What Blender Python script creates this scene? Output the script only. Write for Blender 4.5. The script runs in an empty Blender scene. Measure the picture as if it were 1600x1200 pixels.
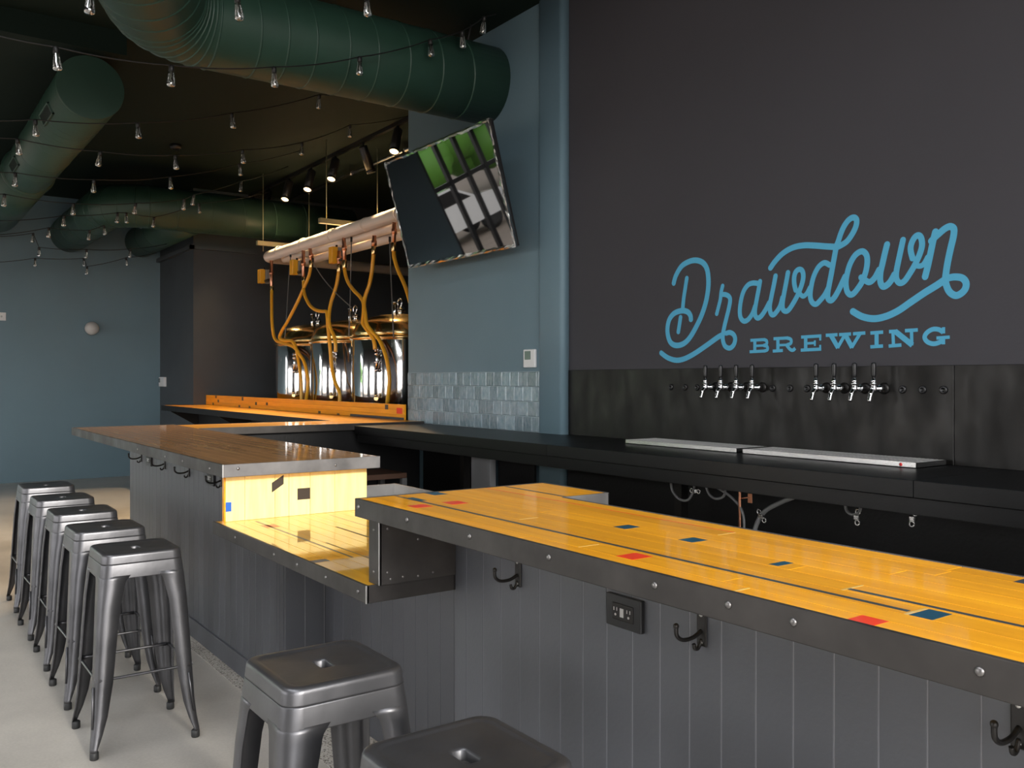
import bpy, bmesh, math, random
from mathutils import Vector, Matrix
random.seed(7)
SC = bpy.context.scene
COL = SC.collection
PI = math.pi

# ------------------------------------------------------------------ camera, light, exposure
F_, CX, HY, H = 1393.0, 800.0, 592.0, 1.413
T_ = math.atan2(995, 1393); S_, C_ = math.sin(T_), math.cos(T_)
cam_d = bpy.data.cameras.new('camera'); cam = bpy.data.objects.new('camera', cam_d); COL.objects.link(cam)
cam.location = (0, 0, H); cam.rotation_euler = (PI/2, 0, PI/2 - T_)
cam_d.sensor_width = 36; cam_d.lens = 36*F_/1600; cam_d.shift_y = -0.005; cam_d.clip_start = 0.05
SC.camera = cam
SC.view_settings.view_transform = 'Standard'; SC.view_settings.look = 'None'
SC.view_settings.gamma = 1; SC.view_settings.use_curve_mapping = False
SC.view_settings.exposure = 1.65
SC.cycles.max_bounces = 8; SC.cycles.diffuse_bounces = 4; SC.cycles.glossy_bounces = 4
SC.cycles.sample_clamp_indirect = 6; SC.cycles.caustics_reflective = False; SC.cycles.caustics_refractive = False
W = bpy.data.worlds.new('overcast_sky'); SC.world = W; W.use_nodes = True
wn = W.node_tree.nodes; wl = W.node_tree.links
bg = wn['Background']; bg.inputs['Strength'].default_value = 2.6
tcn = wn.new('ShaderNodeTexCoord'); sxyz = wn.new('ShaderNodeSeparateXYZ'); rmp = wn.new('ShaderNodeValToRGB')
wl.new(tcn.outputs['Generated'], sxyz.inputs[0]); wl.new(sxyz.outputs['Z'], rmp.inputs[0])
rmp.color_ramp.elements[0].position = 0.0; rmp.color_ramp.elements[0].color = (1.0, 0.985, 0.97, 1)
rmp.color_ramp.elements[1].position = 0.6; rmp.color_ramp.elements[1].color = (0.93, 0.96, 1.0, 1)
wl.new(rmp.outputs[0], bg.inputs['Color'])
sun_d = bpy.data.lights.new('low_hazy_sun', 'SUN'); sun_d.energy = 1.1; sun_d.angle = math.radians(4); sun_d.color = (1.0, 0.95, 0.86)
sun = bpy.data.objects.new('low_hazy_sun', sun_d); COL.objects.link(sun); sun.location = (20, 0.4, 6)
sun.rotation_euler = Vector((-1.0, -0.015, -0.297)).to_track_quat('-Z', 'Y').to_euler()
def portal(loc, rot, sx, sy):
    l = bpy.data.lights.new('daylight_portal', 'AREA'); l.shape = 'RECTANGLE'; l.size = sx; l.size_y = sy
    l.cycles.is_portal = True
    o = bpy.data.objects.new('daylight_portal', l); COL.objects.link(o); o.location = loc; o.rotation_euler = rot
portal((2.62, -0.3, 2.3), (0, PI/2, 0), 4.0, 6.2)          # glass front beside the camera, faces -X
portal((-7.7, -4.32, 1.575), (-PI/2, 0, 0), 11.6, 2.15)       # street facade, faces +Y
portal((-13.92, -2.75, 1.75), (0, -PI/2, 0), 2.9, 1.8)      # end windows, faces +X

portal((-1.0, -0.9, 4.74), (0, 0, 0), 5.2, 1.6)               # added roof light for brighter bar tops, faces down

# ------------------------------------------------------------------ materials
def nt(m): return m.node_tree.nodes, m.node_tree.links
def mat(name, col, rough=0.5, metal=0.0, coat=0.0, coat_rough=0.03, var=0.0, vscale=8.0, bump=0.0, bscale=40.0,
        stretch=(1, 1, 1), rand=0.0, rvar=0.0, emit=None, estr=0.0, spec=None, col2=None, aniso=0.0):
    m = bpy.data.materials.new(name); m.use_nodes = True
    N, L = nt(m); b = N['Principled BSDF']
    b.inputs['Base Color'].default_value = (*col, 1); b.inputs['Roughness'].default_value = rough
    b.inputs['Metallic'].default_value = metal; b.inputs['Coat Weight'].default_value = coat
    b.inputs['Coat Roughness'].default_value = coat_rough
    if spec is not None: b.inputs['Specular IOR Level'].default_value = spec
    if aniso: b.inputs['Anisotropic'].default_value = aniso
    tc = mp = None
    if var or bump or rvar or col2:
        tc = N.new('ShaderNodeTexCoord'); mp = N.new('ShaderNodeMapping'); mp.inputs['Scale'].default_value = stretch
        oi = N.new('ShaderNodeObjectInfo'); ad = N.new('ShaderNodeVectorMath'); ad.operation = 'MULTIPLY_ADD'
        ad.inputs[1].default_value = (13, 17, 11); L.new(oi.outputs['Random'], ad.inputs[0])
        L.new(tc.outputs['Object'], ad.inputs[2]) if rand else None
        L.new(ad.outputs[0] if rand else tc.outputs['Object'], mp.inputs[0])
    if var or rand or col2:
        mix = N.new('ShaderNodeMix'); mix.data_type = 'RGBA'
        c2 = col2 if col2 else tuple(min(1, c*(1+var)) for c in col)
        c1 = col if col2 else tuple(c*(1-var) for c in col)
        mix.inputs[6].default_value = (*c1, 1); mix.inputs[7].default_value = (*c2, 1)
        if var or col2:
            nz = N.new('ShaderNodeTexNoise'); nz.inputs['Scale'].default_value = vscale; nz.inputs['Detail'].default_value = 6
            L.new(mp.outputs[0], nz.inputs['Vector'])
            mr = N.new('ShaderNodeMapRange'); mr.inputs[1].default_value = 0.3; mr.inputs[2].default_value = 0.7
            L.new(nz.outputs['Fac'], mr.inputs[0]); L.new(mr.outputs[0], mix.inputs[0])
        if rand:
            hs = N.new('ShaderNodeHueSaturation'); oi2 = N.new('ShaderNodeObjectInfo')
            mv = N.new('ShaderNodeMapRange'); mv.inputs[3].default_value = 1-rand; mv.inputs[4].default_value = 1+rand
            L.new(oi2.outputs['Random'], mv.inputs[0]); L.new(mv.outputs[0], hs.inputs['Value'])
            L.new(mix.outputs[2], hs.inputs['Color']); L.new(hs.outputs[0], b.inputs['Base Color'])
            if not (var or col2): mix.inputs[0].default_value = 0.5
        else: L.new(mix.outputs[2], b.inputs['Base Color'])
    if rvar:
        nz3 = N.new('ShaderNodeTexNoise'); nz3.inputs['Scale'].default_value = vscale*0.7; nz3.inputs['Detail'].default_value = 5
        L.new(mp.outputs[0], nz3.inputs['Vector'])
        m3 = N.new('ShaderNodeMapRange'); m3.inputs[1].default_value = 0.3; m3.inputs[2].default_value = 0.7
        m3.inputs[3].default_value = max(0.02, rough-rvar); m3.inputs[4].default_value = min(1, rough+rvar)
        L.new(nz3.outputs['Fac'], m3.inputs[0]); L.new(m3.outputs[0], b.inputs['Roughness'])
    if bump:
        nz2 = N.new('ShaderNodeTexNoise'); nz2.inputs['Scale'].default_value = bscale; nz2.inputs['Detail'].default_value = 4
        L.new(mp.outputs[0], nz2.inputs['Vector'])
        bp = N.new('ShaderNodeBump'); bp.inputs['Strength'].default_value = bump; bp.inputs['Distance'].default_value = 0.01
        L.new(nz2.outputs['Fac'], bp.inputs['Height']); L.new(bp.outputs[0], b.inputs['Normal'])
        if coat: L.new(bp.outputs[0], b.inputs['Coat Normal']) if False else None
    if emit:
        b.inputs['Emission Color'].default_value = (*emit, 1); b.inputs['Emission Strength'].default_value = estr
    return m

M = {}
M['blue'] = mat('blue_wall_paint', (0.135, 0.212, 0.256), 0.55, bump=0.08, bscale=60, var=0.05, vscale=1.5)
M['charcoal'] = mat('charcoal_wall_paint', (0.041, 0.039, 0.046), 0.7, bump=0.06, bscale=70, var=0.05, vscale=1.2)
M['darkgrey'] = mat('dark_grey_wall_paint', (0.052, 0.060, 0.068), 0.65, bump=0.08, bscale=30, var=0.08, vscale=2)
M['ceil'] = mat('dark_green_ceiling_paint', (0.0045, 0.0125, 0.008), 0.8, spec=0.25, var=0.1, vscale=1)
M['duct'] = mat('green_duct_paint', (0.023, 0.062, 0.043), 0.45, var=0.1, vscale=3, bump=0.05, bscale=12)
M['panel'] = mat('grey_panel_paint', (0.072, 0.075, 0.086), 0.45, var=0.04, vscale=5, bump=0.05, bscale=90)
M['panel_dark'] = mat('black_panel_paint', (0.0055, 0.0055, 0.006), 0.55, spec=0.3, bump=0.15, bscale=60)
M['wood'] = mat('amber_maple_varnish', (0.68, 0.275, 0.005), 0.45, coat=0.5, coat_rough=0.08, spec=0.2, col2=(0.82, 0.36, 0.010), vscale=3, stretch=(1.2, 14, 14), rand=0.10)
M['woody'] = mat('amber_maple_varnish_across', (0.68, 0.275, 0.005), 0.45, coat=0.5, coat_rough=0.08, spec=0.2, col2=(0.82, 0.36, 0.010), vscale=3, stretch=(14, 1.2, 14), rand=0.10)
M['woodlow'] = mat('amber_maple_thick_gloss', (0.70, 0.33, 0.014), 0.45, coat=1.0, coat_rough=0.035, spec=0.2, col2=(0.84, 0.44, 0.03), vscale=3, stretch=(1.2, 14, 14), rand=0.10)
M['pale'] = mat('pale_maple', (0.88, 0.70, 0.27), 0.4, coat=0.5, coat_rough=0.08, col2=(0.93, 0.79, 0.38), vscale=4, stretch=(10, 10, 1.0), rand=0.05)
M['filler'] = mat('pale_joint_filler', (0.80, 0.52, 0.14), 0.3, coat=1.0)
M['p_dark'] = mat('slate_court_paint', (0.035, 0.045, 0.055), 0.4, coat=0.4, coat_rough=0.07, spec=0.2)
M['p_teal'] = mat('teal_court_paint', (0.012, 0.06, 0.10), 0.4, coat=0.4, coat_rough=0.07, spec=0.2)
M['p_red'] = mat('red_court_paint', (0.72, 0.045, 0.012), 0.4, coat=0.4, coat_rough=0.07, spec=0.2)
M['p_blue'] = mat('blue_court_paint', (0.01, 0.11, 0.48), 0.4)
M['p_brown'] = mat('black_court_paint', (0.03, 0.02, 0.012), 0.4)
M['band'] = mat('dark_steel_edging', (0.048, 0.043, 0.040), 0.48, metal=0.5, var=0.25, vscale=9, rvar=0.12, bump=0.05, bscale=30)
M['bandlight'] = mat('pale_steel_edging', (0.17, 0.165, 0.165), 0.45, metal=0.8, var=0.25, vscale=9, rvar=0.12)  # paler version of the dark edging, for end and back strips
M['edge'] = mat('bright_steel_edge', (0.7, 0.68, 0.66), 0.3, metal=0.9)
M['gun'] = mat('gunmetal_sheet', (0.100, 0.099, 0.105), 0.38, metal=0.8, var=0.18, vscale=7, rvar=0.08, bump=0.03, bscale=40)
M['rubber'] = mat('black_rubber', (0.015, 0.015, 0.015), 0.6)
M['bolt'] = mat('bolt_steel', (0.20, 0.19, 0.185), 0.38, metal=0.9)
M['joint'] = mat('joint_highlight_paint', (0.22, 0.22, 0.24), 0.6)  # pale colour stands in for light caught on the board edges
M['wooddim'] = mat('dimmed_brown_maple', (0.34, 0.165, 0.055), 0.45, coat=0.8, coat_rough=0.06, spec=0.25, col2=(0.46, 0.235, 0.085), vscale=3, stretch=(1.2, 14, 14), rand=0.12)  # maple darkened to imitate weaker light and dark reflections on the far bar
M['steel_back'] = mat('blackened_steel', (0.0055, 0.0047, 0.004), 0.42, metal=0.05, spec=0.3, var=0.45, vscale=6, stretch=(2.2, 2, 1), rvar=0.14, bump=0.12, bscale=9)
M['counter'] = mat('black_counter_laminate', (0.0045, 0.0045, 0.0048), 0.40, spec=0.28, bump=0.04, bscale=120)
M['chrome'] = mat('polished_chrome', (0.85, 0.85, 0.86), 0.08, metal=1.0)
M['stainless'] = mat('brushed_stainless', (0.62, 0.61, 0.60), 0.26, metal=1.0, var=0.06, vscale=20)
M['tank'] = mat('polished_tank_steel', (0.78, 0.76, 0.74), 0.09, metal=1.0)
M['dome'] = mat('gold_tinted_dome_steel', (0.92, 0.66, 0.30), 0.2, metal=1.0)  # warm lamp and ceiling reflections put into the steel as a gold tint
M['black'] = mat('black_plastic', (0.010, 0.010, 0.011), 0.35)
M['iron'] = mat('dark_iron', (0.03, 0.028, 0.027), 0.4, metal=0.7)
M['white'] = mat('white_plastic', (0.72, 0.72, 0.72), 0.4)
M['opal'] = mat('opal_glass', (0.55, 0.54, 0.52), 0.25)
M['lcd'] = mat('grey_display', (0.12, 0.15, 0.16), 0.15)
M['screen'] = mat('glossy_black_screen', (0.004, 0.005, 0.006), 0.02, spec=0.55)
M['bezel'] = mat('glossy_black_bezel', (0.02, 0.02, 0.022), 0.12)
M['grille'] = mat('bead_blasted_grille', (0.62, 0.61, 0.60), 0.48, metal=0.5)
M['tile'] = mat('blue_zellige_glaze', (0.135, 0.205, 0.245), 0.10, rand=0.25, col2=(0.25, 0.31, 0.35), vscale=22, stretch=(2.5, 1, 1), bump=0.35, bscale=22)
M['grout'] = mat('grey_grout', (0.30, 0.37, 0.40), 0.8)
M['hose'] = mat('yellow_hose', (0.78, 0.38, 0.025), 0.32)
M['greyhose'] = mat('grey_hose', (0.14, 0.14, 0.14), 0.4)
M['copper'] = mat('copper_pipe', (0.72, 0.33, 0.20), 0.28, metal=1.0)
M['pinkpipe'] = mat('white_pipe_jacket', (0.80, 0.70, 0.62), 0.4, bump=0.05, bscale=15)
M['strut'] = mat('galvanised_strut', (0.42, 0.38, 0.24), 0.45, metal=0.6)
M['brass'] = mat('brass_fitting', (0.75, 0.50, 0.22), 0.25, metal=1.0)
M['act_y'] = mat('yellow_actuator', (0.85, 0.42, 0.02), 0.4)
M['act_g'] = mat('grey_actuator', (0.30, 0.28, 0.26), 0.5)
M['sign'] = mat('light_blue_sign_paint', (0.072, 0.37, 0.57), 0.6)
M['cable'] = mat('black_cable', (0.008, 0.008, 0.008), 0.5)
M['lampface'] = mat('warm_lamp_face', (1, 0.8, 0.5), 0.4, emit=(1.0, 0.66, 0.30), estr=2.2)
M['amberled'] = mat('red_sticker', (0.6, 0.03, 0.03), 0.4)
M['carwhite'] = mat('white_car_paint', (0.75, 0.75, 0.75), 0.25, coat=1)
M['carred'] = mat('red_tail_lamp', (0.5, 0.01, 0.01), 0.2)
M['leaf'] = mat('spring_leaf', (0.10, 0.28, 0.03), 0.6, rand=0.3)
M['bark'] = mat('tree_bark', (0.06, 0.045, 0.03), 0.8)
M['darkwood'] = mat('dark_brown_wood', (0.10, 0.05, 0.03), 0.5)
M['postlit'] = mat('lightened_post_paint', (0.42, 0.43, 0.45), 0.5)  # lightened to imitate daylight reaching the post under the counter
M['pave'] = mat('tan_pavement', (0.24, 0.19, 0.15), 0.85, var=0.15, vscale=1.5)
def glass_bulb():
    m = bpy.data.materials.new('clear_bulb_glass'); m.use_nodes = True; N, L = nt(m)
    N.remove(N['Principled BSDF']); out = N['Material Output']
    tr = N.new('ShaderNodeBsdfTransparent'); tr.inputs[0].default_value = (0.80, 0.80, 0.78, 1)
    gl = N.new('ShaderNodeBsdfGlossy'); gl.inputs['Roughness'].default_value = 0.05; gl.inputs[0].default_value = (1, 1, 1, 1)
    lw = N.new('ShaderNodeLayerWeight'); lw.inputs[0].default_value = 0.55
    mp = N.new('ShaderNodeMapRange'); mp.inputs[3].default_value = 0.30; mp.inputs[4].default_value = 0.9
    mx = N.new('ShaderNodeMixShader')
    L.new(lw.outputs['Facing'], mp.inputs[0]); L.new(mp.outputs[0], mx.inputs[0])
    L.new(tr.outputs[0], mx.inputs[1]); L.new(gl.outputs[0], mx.inputs[2]); L.new(mx.outputs[0], out.inputs[0])
    return m
M['bulb'] = glass_bulb()
M['film'] = glass_bulb(); M['film'].name = 'clear_packing_film'; M['film'].node_tree.nodes['Map Range'].inputs[3].default_value = 0.06; M['film'].node_tree.nodes['Map Range'].inputs[4].default_value = 0.5; M['film'].node_tree.nodes['Glossy BSDF'].inputs['Roughness'].default_value = 0.15
def concrete(name, speckle):
    m = bpy.data.materials.new(name); m.use_nodes = True; N, L = nt(m); b = N['Principled BSDF']
    tc = N.new('ShaderNodeTexCoord')
    n1 = N.new('ShaderNodeTexNoise'); n1.inputs['Scale'].default_value = 0.9; n1.inputs['Detail'].default_value = 8; n1.inputs['Roughness'].default_value = 0.65
    n2 = N.new('ShaderNodeTexNoise'); n2.inputs['Scale'].default_value = 90 if not speckle else 160; n2.inputs['Detail'].default_value = 3
    L.new(tc.outputs['Object'], n1.inputs['Vector']); L.new(tc.outputs['Object'], n2.inputs['Vector'])
    r1 = N.new('ShaderNodeValToRGB'); e = r1.color_ramp.elements
    e[0].position = 0.35; e[0].color = (0.37, 0.345, 0.31, 1); e[1].position = 0.68; e[1].color = (0.56, 0.525, 0.475, 1)
    L.new(n1.outputs['Fac'], r1.inputs[0])
    r2 = N.new('ShaderNodeValToRGB'); e = r2.color_ramp.elements
    if speckle:
        e[0].position = 0.40; e[0].color = (0.22, 0.21, 0.20, 1); e[1].position = 0.48; e[1].color = (1, 1, 1, 1)
    else:
        e[0].position = 0.3; e[0].color = (0.90, 0.90, 0.90, 1); e[1].position = 0.7; e[1].color = (1, 1, 1, 1)
    L.new(n2.outputs['Fac'], r2.inputs[0])
    mx = N.new('ShaderNodeMix'); mx.data_type = 'RGBA'; mx.blend_type = 'MULTIPLY'; mx.inputs[0].default_value = 1
    L.new(r1.outputs[0], mx.inputs[6]); L.new(r2.outputs[0], mx.inputs[7]); L.new(mx.outputs[2], b.inputs['Base Color'])
    b.inputs['Roughness'].default_value = 0.8 if speckle else 0.34
    if not speckle:
        mr = N.new('ShaderNodeMapRange'); mr.inputs[3].default_value = 0.26; mr.inputs[4].default_value = 0.44
        L.new(n1.outputs['Fac'], mr.inputs[0]); L.new(mr.outputs[0], b.inputs['Roughness'])
    return m
M['floor'] = concrete('polished_concrete', False)
M['rough'] = concrete('rough_speckled_concrete', True)

# ------------------------------------------------------------------ mesh helpers
class MB:
    def __init__(s): s.bm = bmesh.new(); s.mats = []
    def mi(s, m):
        if m is None: return 0
        if m not in s.mats: s.mats.append(m)
        return s.mats.index(m)
    def poly(s, pts, faces, m=None, smooth=False):
        k = s.mi(m); v = [s.bm.verts.new(p) for p in pts]
        for f in faces:
            try:
                fc = s.bm.faces.new([v[i] for i in f]); fc.material_index = k; fc.smooth = smooth
            except ValueError: pass
        return v
    def box(s, x0, x1, y0, y1, z0, z1, m=None):
        p = [(x0,y0,z0),(x1,y0,z0),(x1,y1,z0),(x0,y1,z0),(x0,y0,z1),(x1,y0,z1),(x1,y1,z1),(x0,y1,z1)]
        s.poly(p, [(0,3,2,1),(4,5,6,7),(0,1,5,4),(1,2,6,5),(2,3,7,6),(3,0,4,7)], m); return s
    def bbox(s, x0, x1, y0, y1, z0, z1, b, m=None, seg=2):
        t = bmesh.new(); bmesh.ops.create_cube(t, size=1.0)
        for v in t.verts: v.co = ((x0+x1)/2+v.co.x*(x1-x0), (y0+y1)/2+v.co.y*(y1-y0), (z0+z1)/2+v.co.z*(z1-z0))
        bmesh.ops.bevel(t, geom=t.edges[:], offset=b, segments=seg, profile=0.5, affect='EDGES')
        vs = [v.co.copy() for v in t.verts]; t.verts.index_update()
        s.poly(vs, [tuple(v.index for v in f.verts) for f in t.faces], m, smooth=False); t.free(); return s
    def prism(s, pts2, axis, a0, a1, m=None, smooth=False):
        """extrude a 2D outline along axis 0/1/2; 2D coords are the other two axes in order"""
        def mk(p, a):
            q = [0, 0, 0]; o = [i for i in range(3) if i != axis]; q[axis] = a; q[o[0]] = p[0]; q[o[1]] = p[1]; return tuple(q)
        n = len(pts2); P = [mk(p, a0) for p in pts2] + [mk(p, a1) for p in pts2]
        s.poly(P, [tuple(range(n))[::-1], tuple(range(n, 2*n))] + [(i, (i+1) % n, (i+1) % n+n, i+n) for i in range(n)], m, smooth); return s
    def tube(s, path, r, seg=10, m=None, caps=True, smooth=True):
        path = [Vector(p) for p in path]; n = len(path)
        R = r if isinstance(r, (list, tuple)) else [r]*n
        k = s.mi(m); rings = []; up = None
        for i in range(n):
            d = (path[min(i+1, n-1)]-path[max(i-1, 0)])
            if d.length < 1e-9: d = Vector((0, 0, 1))
            d.normalize()
            if up is None:
                up = Vector((0, 0, 1)) if abs(d.z) < 0.9 else Vector((1, 0, 0))
            up = (up - d*up.dot(d))
            if up.length < 1e-6: up = Vector((1, 0, 0)) - d*d.x
            up.normalize(); sd = d.cross(up)
            rings.append([s.bm.verts.new(path[i]+(up*math.cos(a)+sd*math.sin(a))*R[i]) for a in [2*PI*j/seg for j in range(seg)]])
        for i in range(n-1):
            for j in range(seg):
                f = s.bm.faces.new((rings[i][j], rings[i+1][j], rings[i+1][(j+1) % seg], rings[i][(j+1) % seg])); f.material_index = k; f.smooth = smooth
        if caps:
            for rg, rev in ((rings[0], False), (rings[-1], True)):
                f = s.bm.faces.new(rg[::-1] if rev else rg); f.material_index = k
        return s
    def lathe(s, prof, c=(0, 0, 0), axis=(0, 0, 1), seg=24, m=None, smooth=True, caps=True):
        """prof: list of (radius, height along axis)"""
        a = Vector(axis).normalized(); u = a.orthogonal().normalized(); w = a.cross(u); c = Vector(c); k = s.mi(m)
        rings = [[s.bm.verts.new(c+a*h+(u*math.cos(t)+w*math.sin(t))*max(r, 1e-5)) for t in [2*PI*j/seg for j in range(seg)]] for r, h in prof]
        for i in range(len(rings)-1):
            for j in range(seg):
                f = s.bm.faces.new((rings[i][j], rings[i][(j+1) % seg], rings[i+1][(j+1) % seg], rings[i+1][j])); f.material_index = k; f.smooth = smooth
        if caps:
            for rg, rev in ((rings[0], True), (rings[-1], False)):
                f = s.bm.faces.new(rg[::-1] if rev else rg); f.material_index = k
        return s
    def ball(s, c, r, m=None, seg=16, ring=10, sc=(1, 1, 1)):
        pr = [(max(1e-4, math.sin(PI*i/ring))*r, -math.cos(PI*i/ring)*r) for i in range(ring+1)]
        v0 = len(s.bm.verts); s.lathe(pr, c, seg=seg, m=m, caps=False)
        if sc != (1, 1, 1):
            s.bm.verts.ensure_lookup_table(); c = Vector(c)
            for v in list(s.bm.verts)[v0:]:
                d = v.co-c; v.co = c+Vector((d.x*sc[0], d.y*sc[1], d.z*sc[2]))
        return s

LOC = {}
def register(o, parent, loc):
    if parent is not None: o.parent = parent
    base = LOC[parent.name] if parent is not None else Vector((0, 0, 0))
    LOC[o.name] = Vector(loc) if parent is None else base
def obj(name, mb, m=None, parent=None, loc=None):
    """mesh coordinates are given in world space; they are stored relative to the thing's origin"""
    me = bpy.data.meshes.new(name)
    if parent is not None: org = LOC[parent.name]
    else: org = Vector(loc) if loc is not None else Vector((0, 0, 0))
    bmesh.ops.recalc_face_normals(mb.bm, faces=mb.bm.faces[:])
    bmesh.ops.translate(mb.bm, verts=mb.bm.verts[:], vec=-org)
    mb.bm.to_mesh(me); mb.bm.free()
    ml = mb.mats if mb.mats else [m]
    for k in ml: me.materials.append(k)
    o = bpy.data.objects.new(name, me); COL.objects.link(o)
    if parent is not None: o.parent = parent
    else: o.location = org
    LOC[o.name] = org
    return o
def tag(o, label, cat, group=None):
    o['label'] = label; o['category'] = cat
    if group: o['group'] = group
    return o
def thing(name, label, cat, loc=(0, 0, 0), group=None):
    o = bpy.data.objects.new(name, None); COL.objects.link(o); o.location = loc; o.empty_display_size = 0.1
    LOC[o.name] = Vector(loc); return tag(o, label, cat, group)
def struct(name, mb, m=None):
    o = obj(name, mb, m); o['kind'] = 'structure'; return o
def linkcopy(src, parent, off=(0, 0, 0), name=None):
    c = src.copy(); COL.objects.link(c)
    c.parent = parent; c.location = off; LOC[c.name] = LOC.get(parent.name, Vector((0, 0, 0))) if parent else Vector(off)
    return c
def kids(o): return [c for c in COL.objects if c.parent == o]
KID = {}
def copy_tree(root, loc, label, rotz=0.0, group=None):
    r = root.copy(); COL.objects.link(r); r.location = loc; r.rotation_euler = (0, 0, rotz); r['label'] = label
    if group: r['group'] = group
    if root.name not in KID: KID[root.name] = [(c, kids(c)) for c in kids(root)]
    for c, gs in KID[root.name]:
        d = c.copy(); COL.objects.link(d); d.parent = r
        for g in gs:
            e = g.copy(); COL.objects.link(e); e.parent = d
    return r
def ray(px, py):
    u = (px-CX)/F_; v = -(py-HY)/F_
    return (S_*u-C_, C_*u+S_, v)
def on_y(px, py, y):
    a, b, c = ray(px, py); t = y/b; return Vector((a*t, y, H+c*t))
def on_x(px, py, x):
    a, b, c = ray(px, py); t = x/a; return Vector((x, b*t, H+c*t))
def smooth_path(pts, sub=6, closed=False):
    P = [Vector(p) for p in pts]; n = len(P); out = []
    for i in range(n if closed else n-1):
        if closed: p0, p1, p2, p3 = P[(i-1) % n], P[i], P[(i+1) % n], P[(i+2) % n]
        else: p0, p1, p2, p3 = P[max(i-1, 0)], P[i], P[i+1], P[min(i+2, n-1)]
        for k in range(sub):
            t = k/sub
            out.append(0.5*((2*p1)+(p2-p0)*t+(2*p0-5*p1+4*p2-p3)*t*t+(3*p1-p0-3*p2+p3)*t**3))
    if not closed: out.append(P[-1])
    return out

# ------------------------------------------------------------------ room shell
ZC = 3.95
struct('floor', MB().box(-13.95, 2.75, -4.35, 7.1, -0.12, 0), M['floor'])
struct('trim_1', MB().box(-6.42, 1.2, 1.345, 1.60, 0.0005, 0.003), M['rough'])
ZH = 4.6  # unseen front ceiling, raised to let in more light from above
struct('ceiling', MB().box(-13.95, -4.2, -4.35, 7.1, ZC, ZC+0.15).box(-4.3, -4.2, -4.35, 3.89, ZC+0.15, ZH+0.1).box(-4.2, 2.75, -4.35, -1.7, ZH, ZH+0.15).box(-4.2, 2.75, -0.1, 3.89, ZH, ZH+0.15).box(-4.2, -3.6, -1.7, -0.1, ZH, ZH+0.15).box(1.6, 2.75, -1.7, -0.1, ZH, ZH+0.15), M['ceil'])
f = MB()
for x in (-3.6, -2.32, -1.03, 0.26, 1.54): f.box(x, x+0.06, -1.7, -0.1, ZH+0.03, ZH+0.12)
for y in (-1.7, -0.16): f.box(-3.6, 1.6, y, y+0.06, ZH+0.03, ZH+0.12)
struct('added_roof_light', f, M['black'])                          # unseen roof light, added to brighten the bar tops from above
w = MB()                                                   # far blue wall with an opening for the end windows
w.box(-13.95, -13.8, -1.85, 3.44, 0, ZC); w.box(-13.95, -13.8, -4.35, -3.65, 0, ZC)
w.box(-13.95, -13.8, -3.65, -1.85, 0, 0.3); w.box(-13.95, -13.8, -3.65, -1.85, 3.2, ZC)
struct('wall_far', w, M['blue'])
w = MB(); w.box(-13.95, -12.1, 3.44, 7.1, 0, ZC)
struct('wall_left', w, M['darkgrey'])
struct('trim_2', MB().box(-13.8, -12.05, 3.385, 3.4405, 3.135, 3.185).box(-12.1005, -12.05, 3.385, 4.3, 3.135, 3.185).bbox(-13.8,-12.05,3.40,3.4405,3.185,3.20,0.003), M['darkgrey'])
struct('wall_rear', MB().box(-12.1, -4.6, 7.0, 7.1, 0, ZC), M['charcoal'])
wb = struct('wall_back', MB().box(-6.61, -4.60, 3.65, 3.89, 0, ZC).box(-4.75, -4.60, 3.89, 7.0, 0, ZC), M['blue'])
struct('wall_right', MB().box(-4.60, 2.75, 3.69, 3.89, 0, ZC).box(-4.2, 2.75, 3.69, 3.89, ZC, ZH), M['charcoal'])
# steel tube column, rounded corners, between the tiled wall and the black wall
pts = []
for cx, cy, a0 in ((-4.785+0.03, 3.628+0.03, PI), (-4.525-0.03, 3.628+0.03, 1.5*PI)):
    for i in range(7): pts.append((cx+0.03*math.cos(a0+i*PI/12), cy+0.03*math.sin(a0+i*PI/12)))
pts += [(-4.525, 3.70), (-4.785, 3.70)]
cm = MB().prism(pts, 2, 0, ZC, None, True)
c_ = struct('column', cm, M['blue'])
for p in c_.data.polygons: p.use_smooth = len(p.vertices) == 4
# near wall beside the camera (all glass) and street facade, behind the camera
w = MB(); w.box(2.6, 2.75, -4.35, -3.4, 0, ZH); w.box(2.6, 2.75, 2.8, 3.69, 0, ZH); w.box(2.6, 2.75, -3.4, 2.8, 0, 0.3); w.box(2.6, 2.75, -3.4, 2.8, 4.3, ZH)
struct('wall_near', w, M['charcoal'])
w = MB(); w.box(-13.95, 2.75, -4.35, -4.2, 0, 0.5); w.box(-13.95, -4.2, -4.35, -4.2, 2.65, ZC); w.box(-4.2, 2.75, -4.35, -4.2, 2.65, ZH)
for a, b in ((-13.95, -13.4), (-11.2, -10.0), (-8.2, -7.0), (-5.2, -4.0), (-2.2, 2.75)): w.box(a, b, -4.35, -4.2, 0.5, 2.65)
struct('wall_front', w, M['charcoal'])
f = MB()
for y in (-3.65, -3.2, -2.77, -2.33, -1.90): f.box(-13.93, -13.84, y-0.03+0.01, y+0.06, 0.3, 3.2)
for z in (0.3, 2.05, 3.12): f.box(-13.92, -13.85, -3.65, -1.85, z, z+0.08)
struct('window_1', f, M['black'])
f = MB()
for y in (-3.4, -1.86, -0.32, 1.22, 2.74): f.box(2.64, 2.72, y, y+0.06, 0.3, 4.3)
for z in (0.3, 1.3, 2.3, 3.3, 4.24): f.box(2.65, 2.71, -3.4, 2.8, z, z+0.05)
struct('window_2', f, M['black'])
f = MB()
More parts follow.
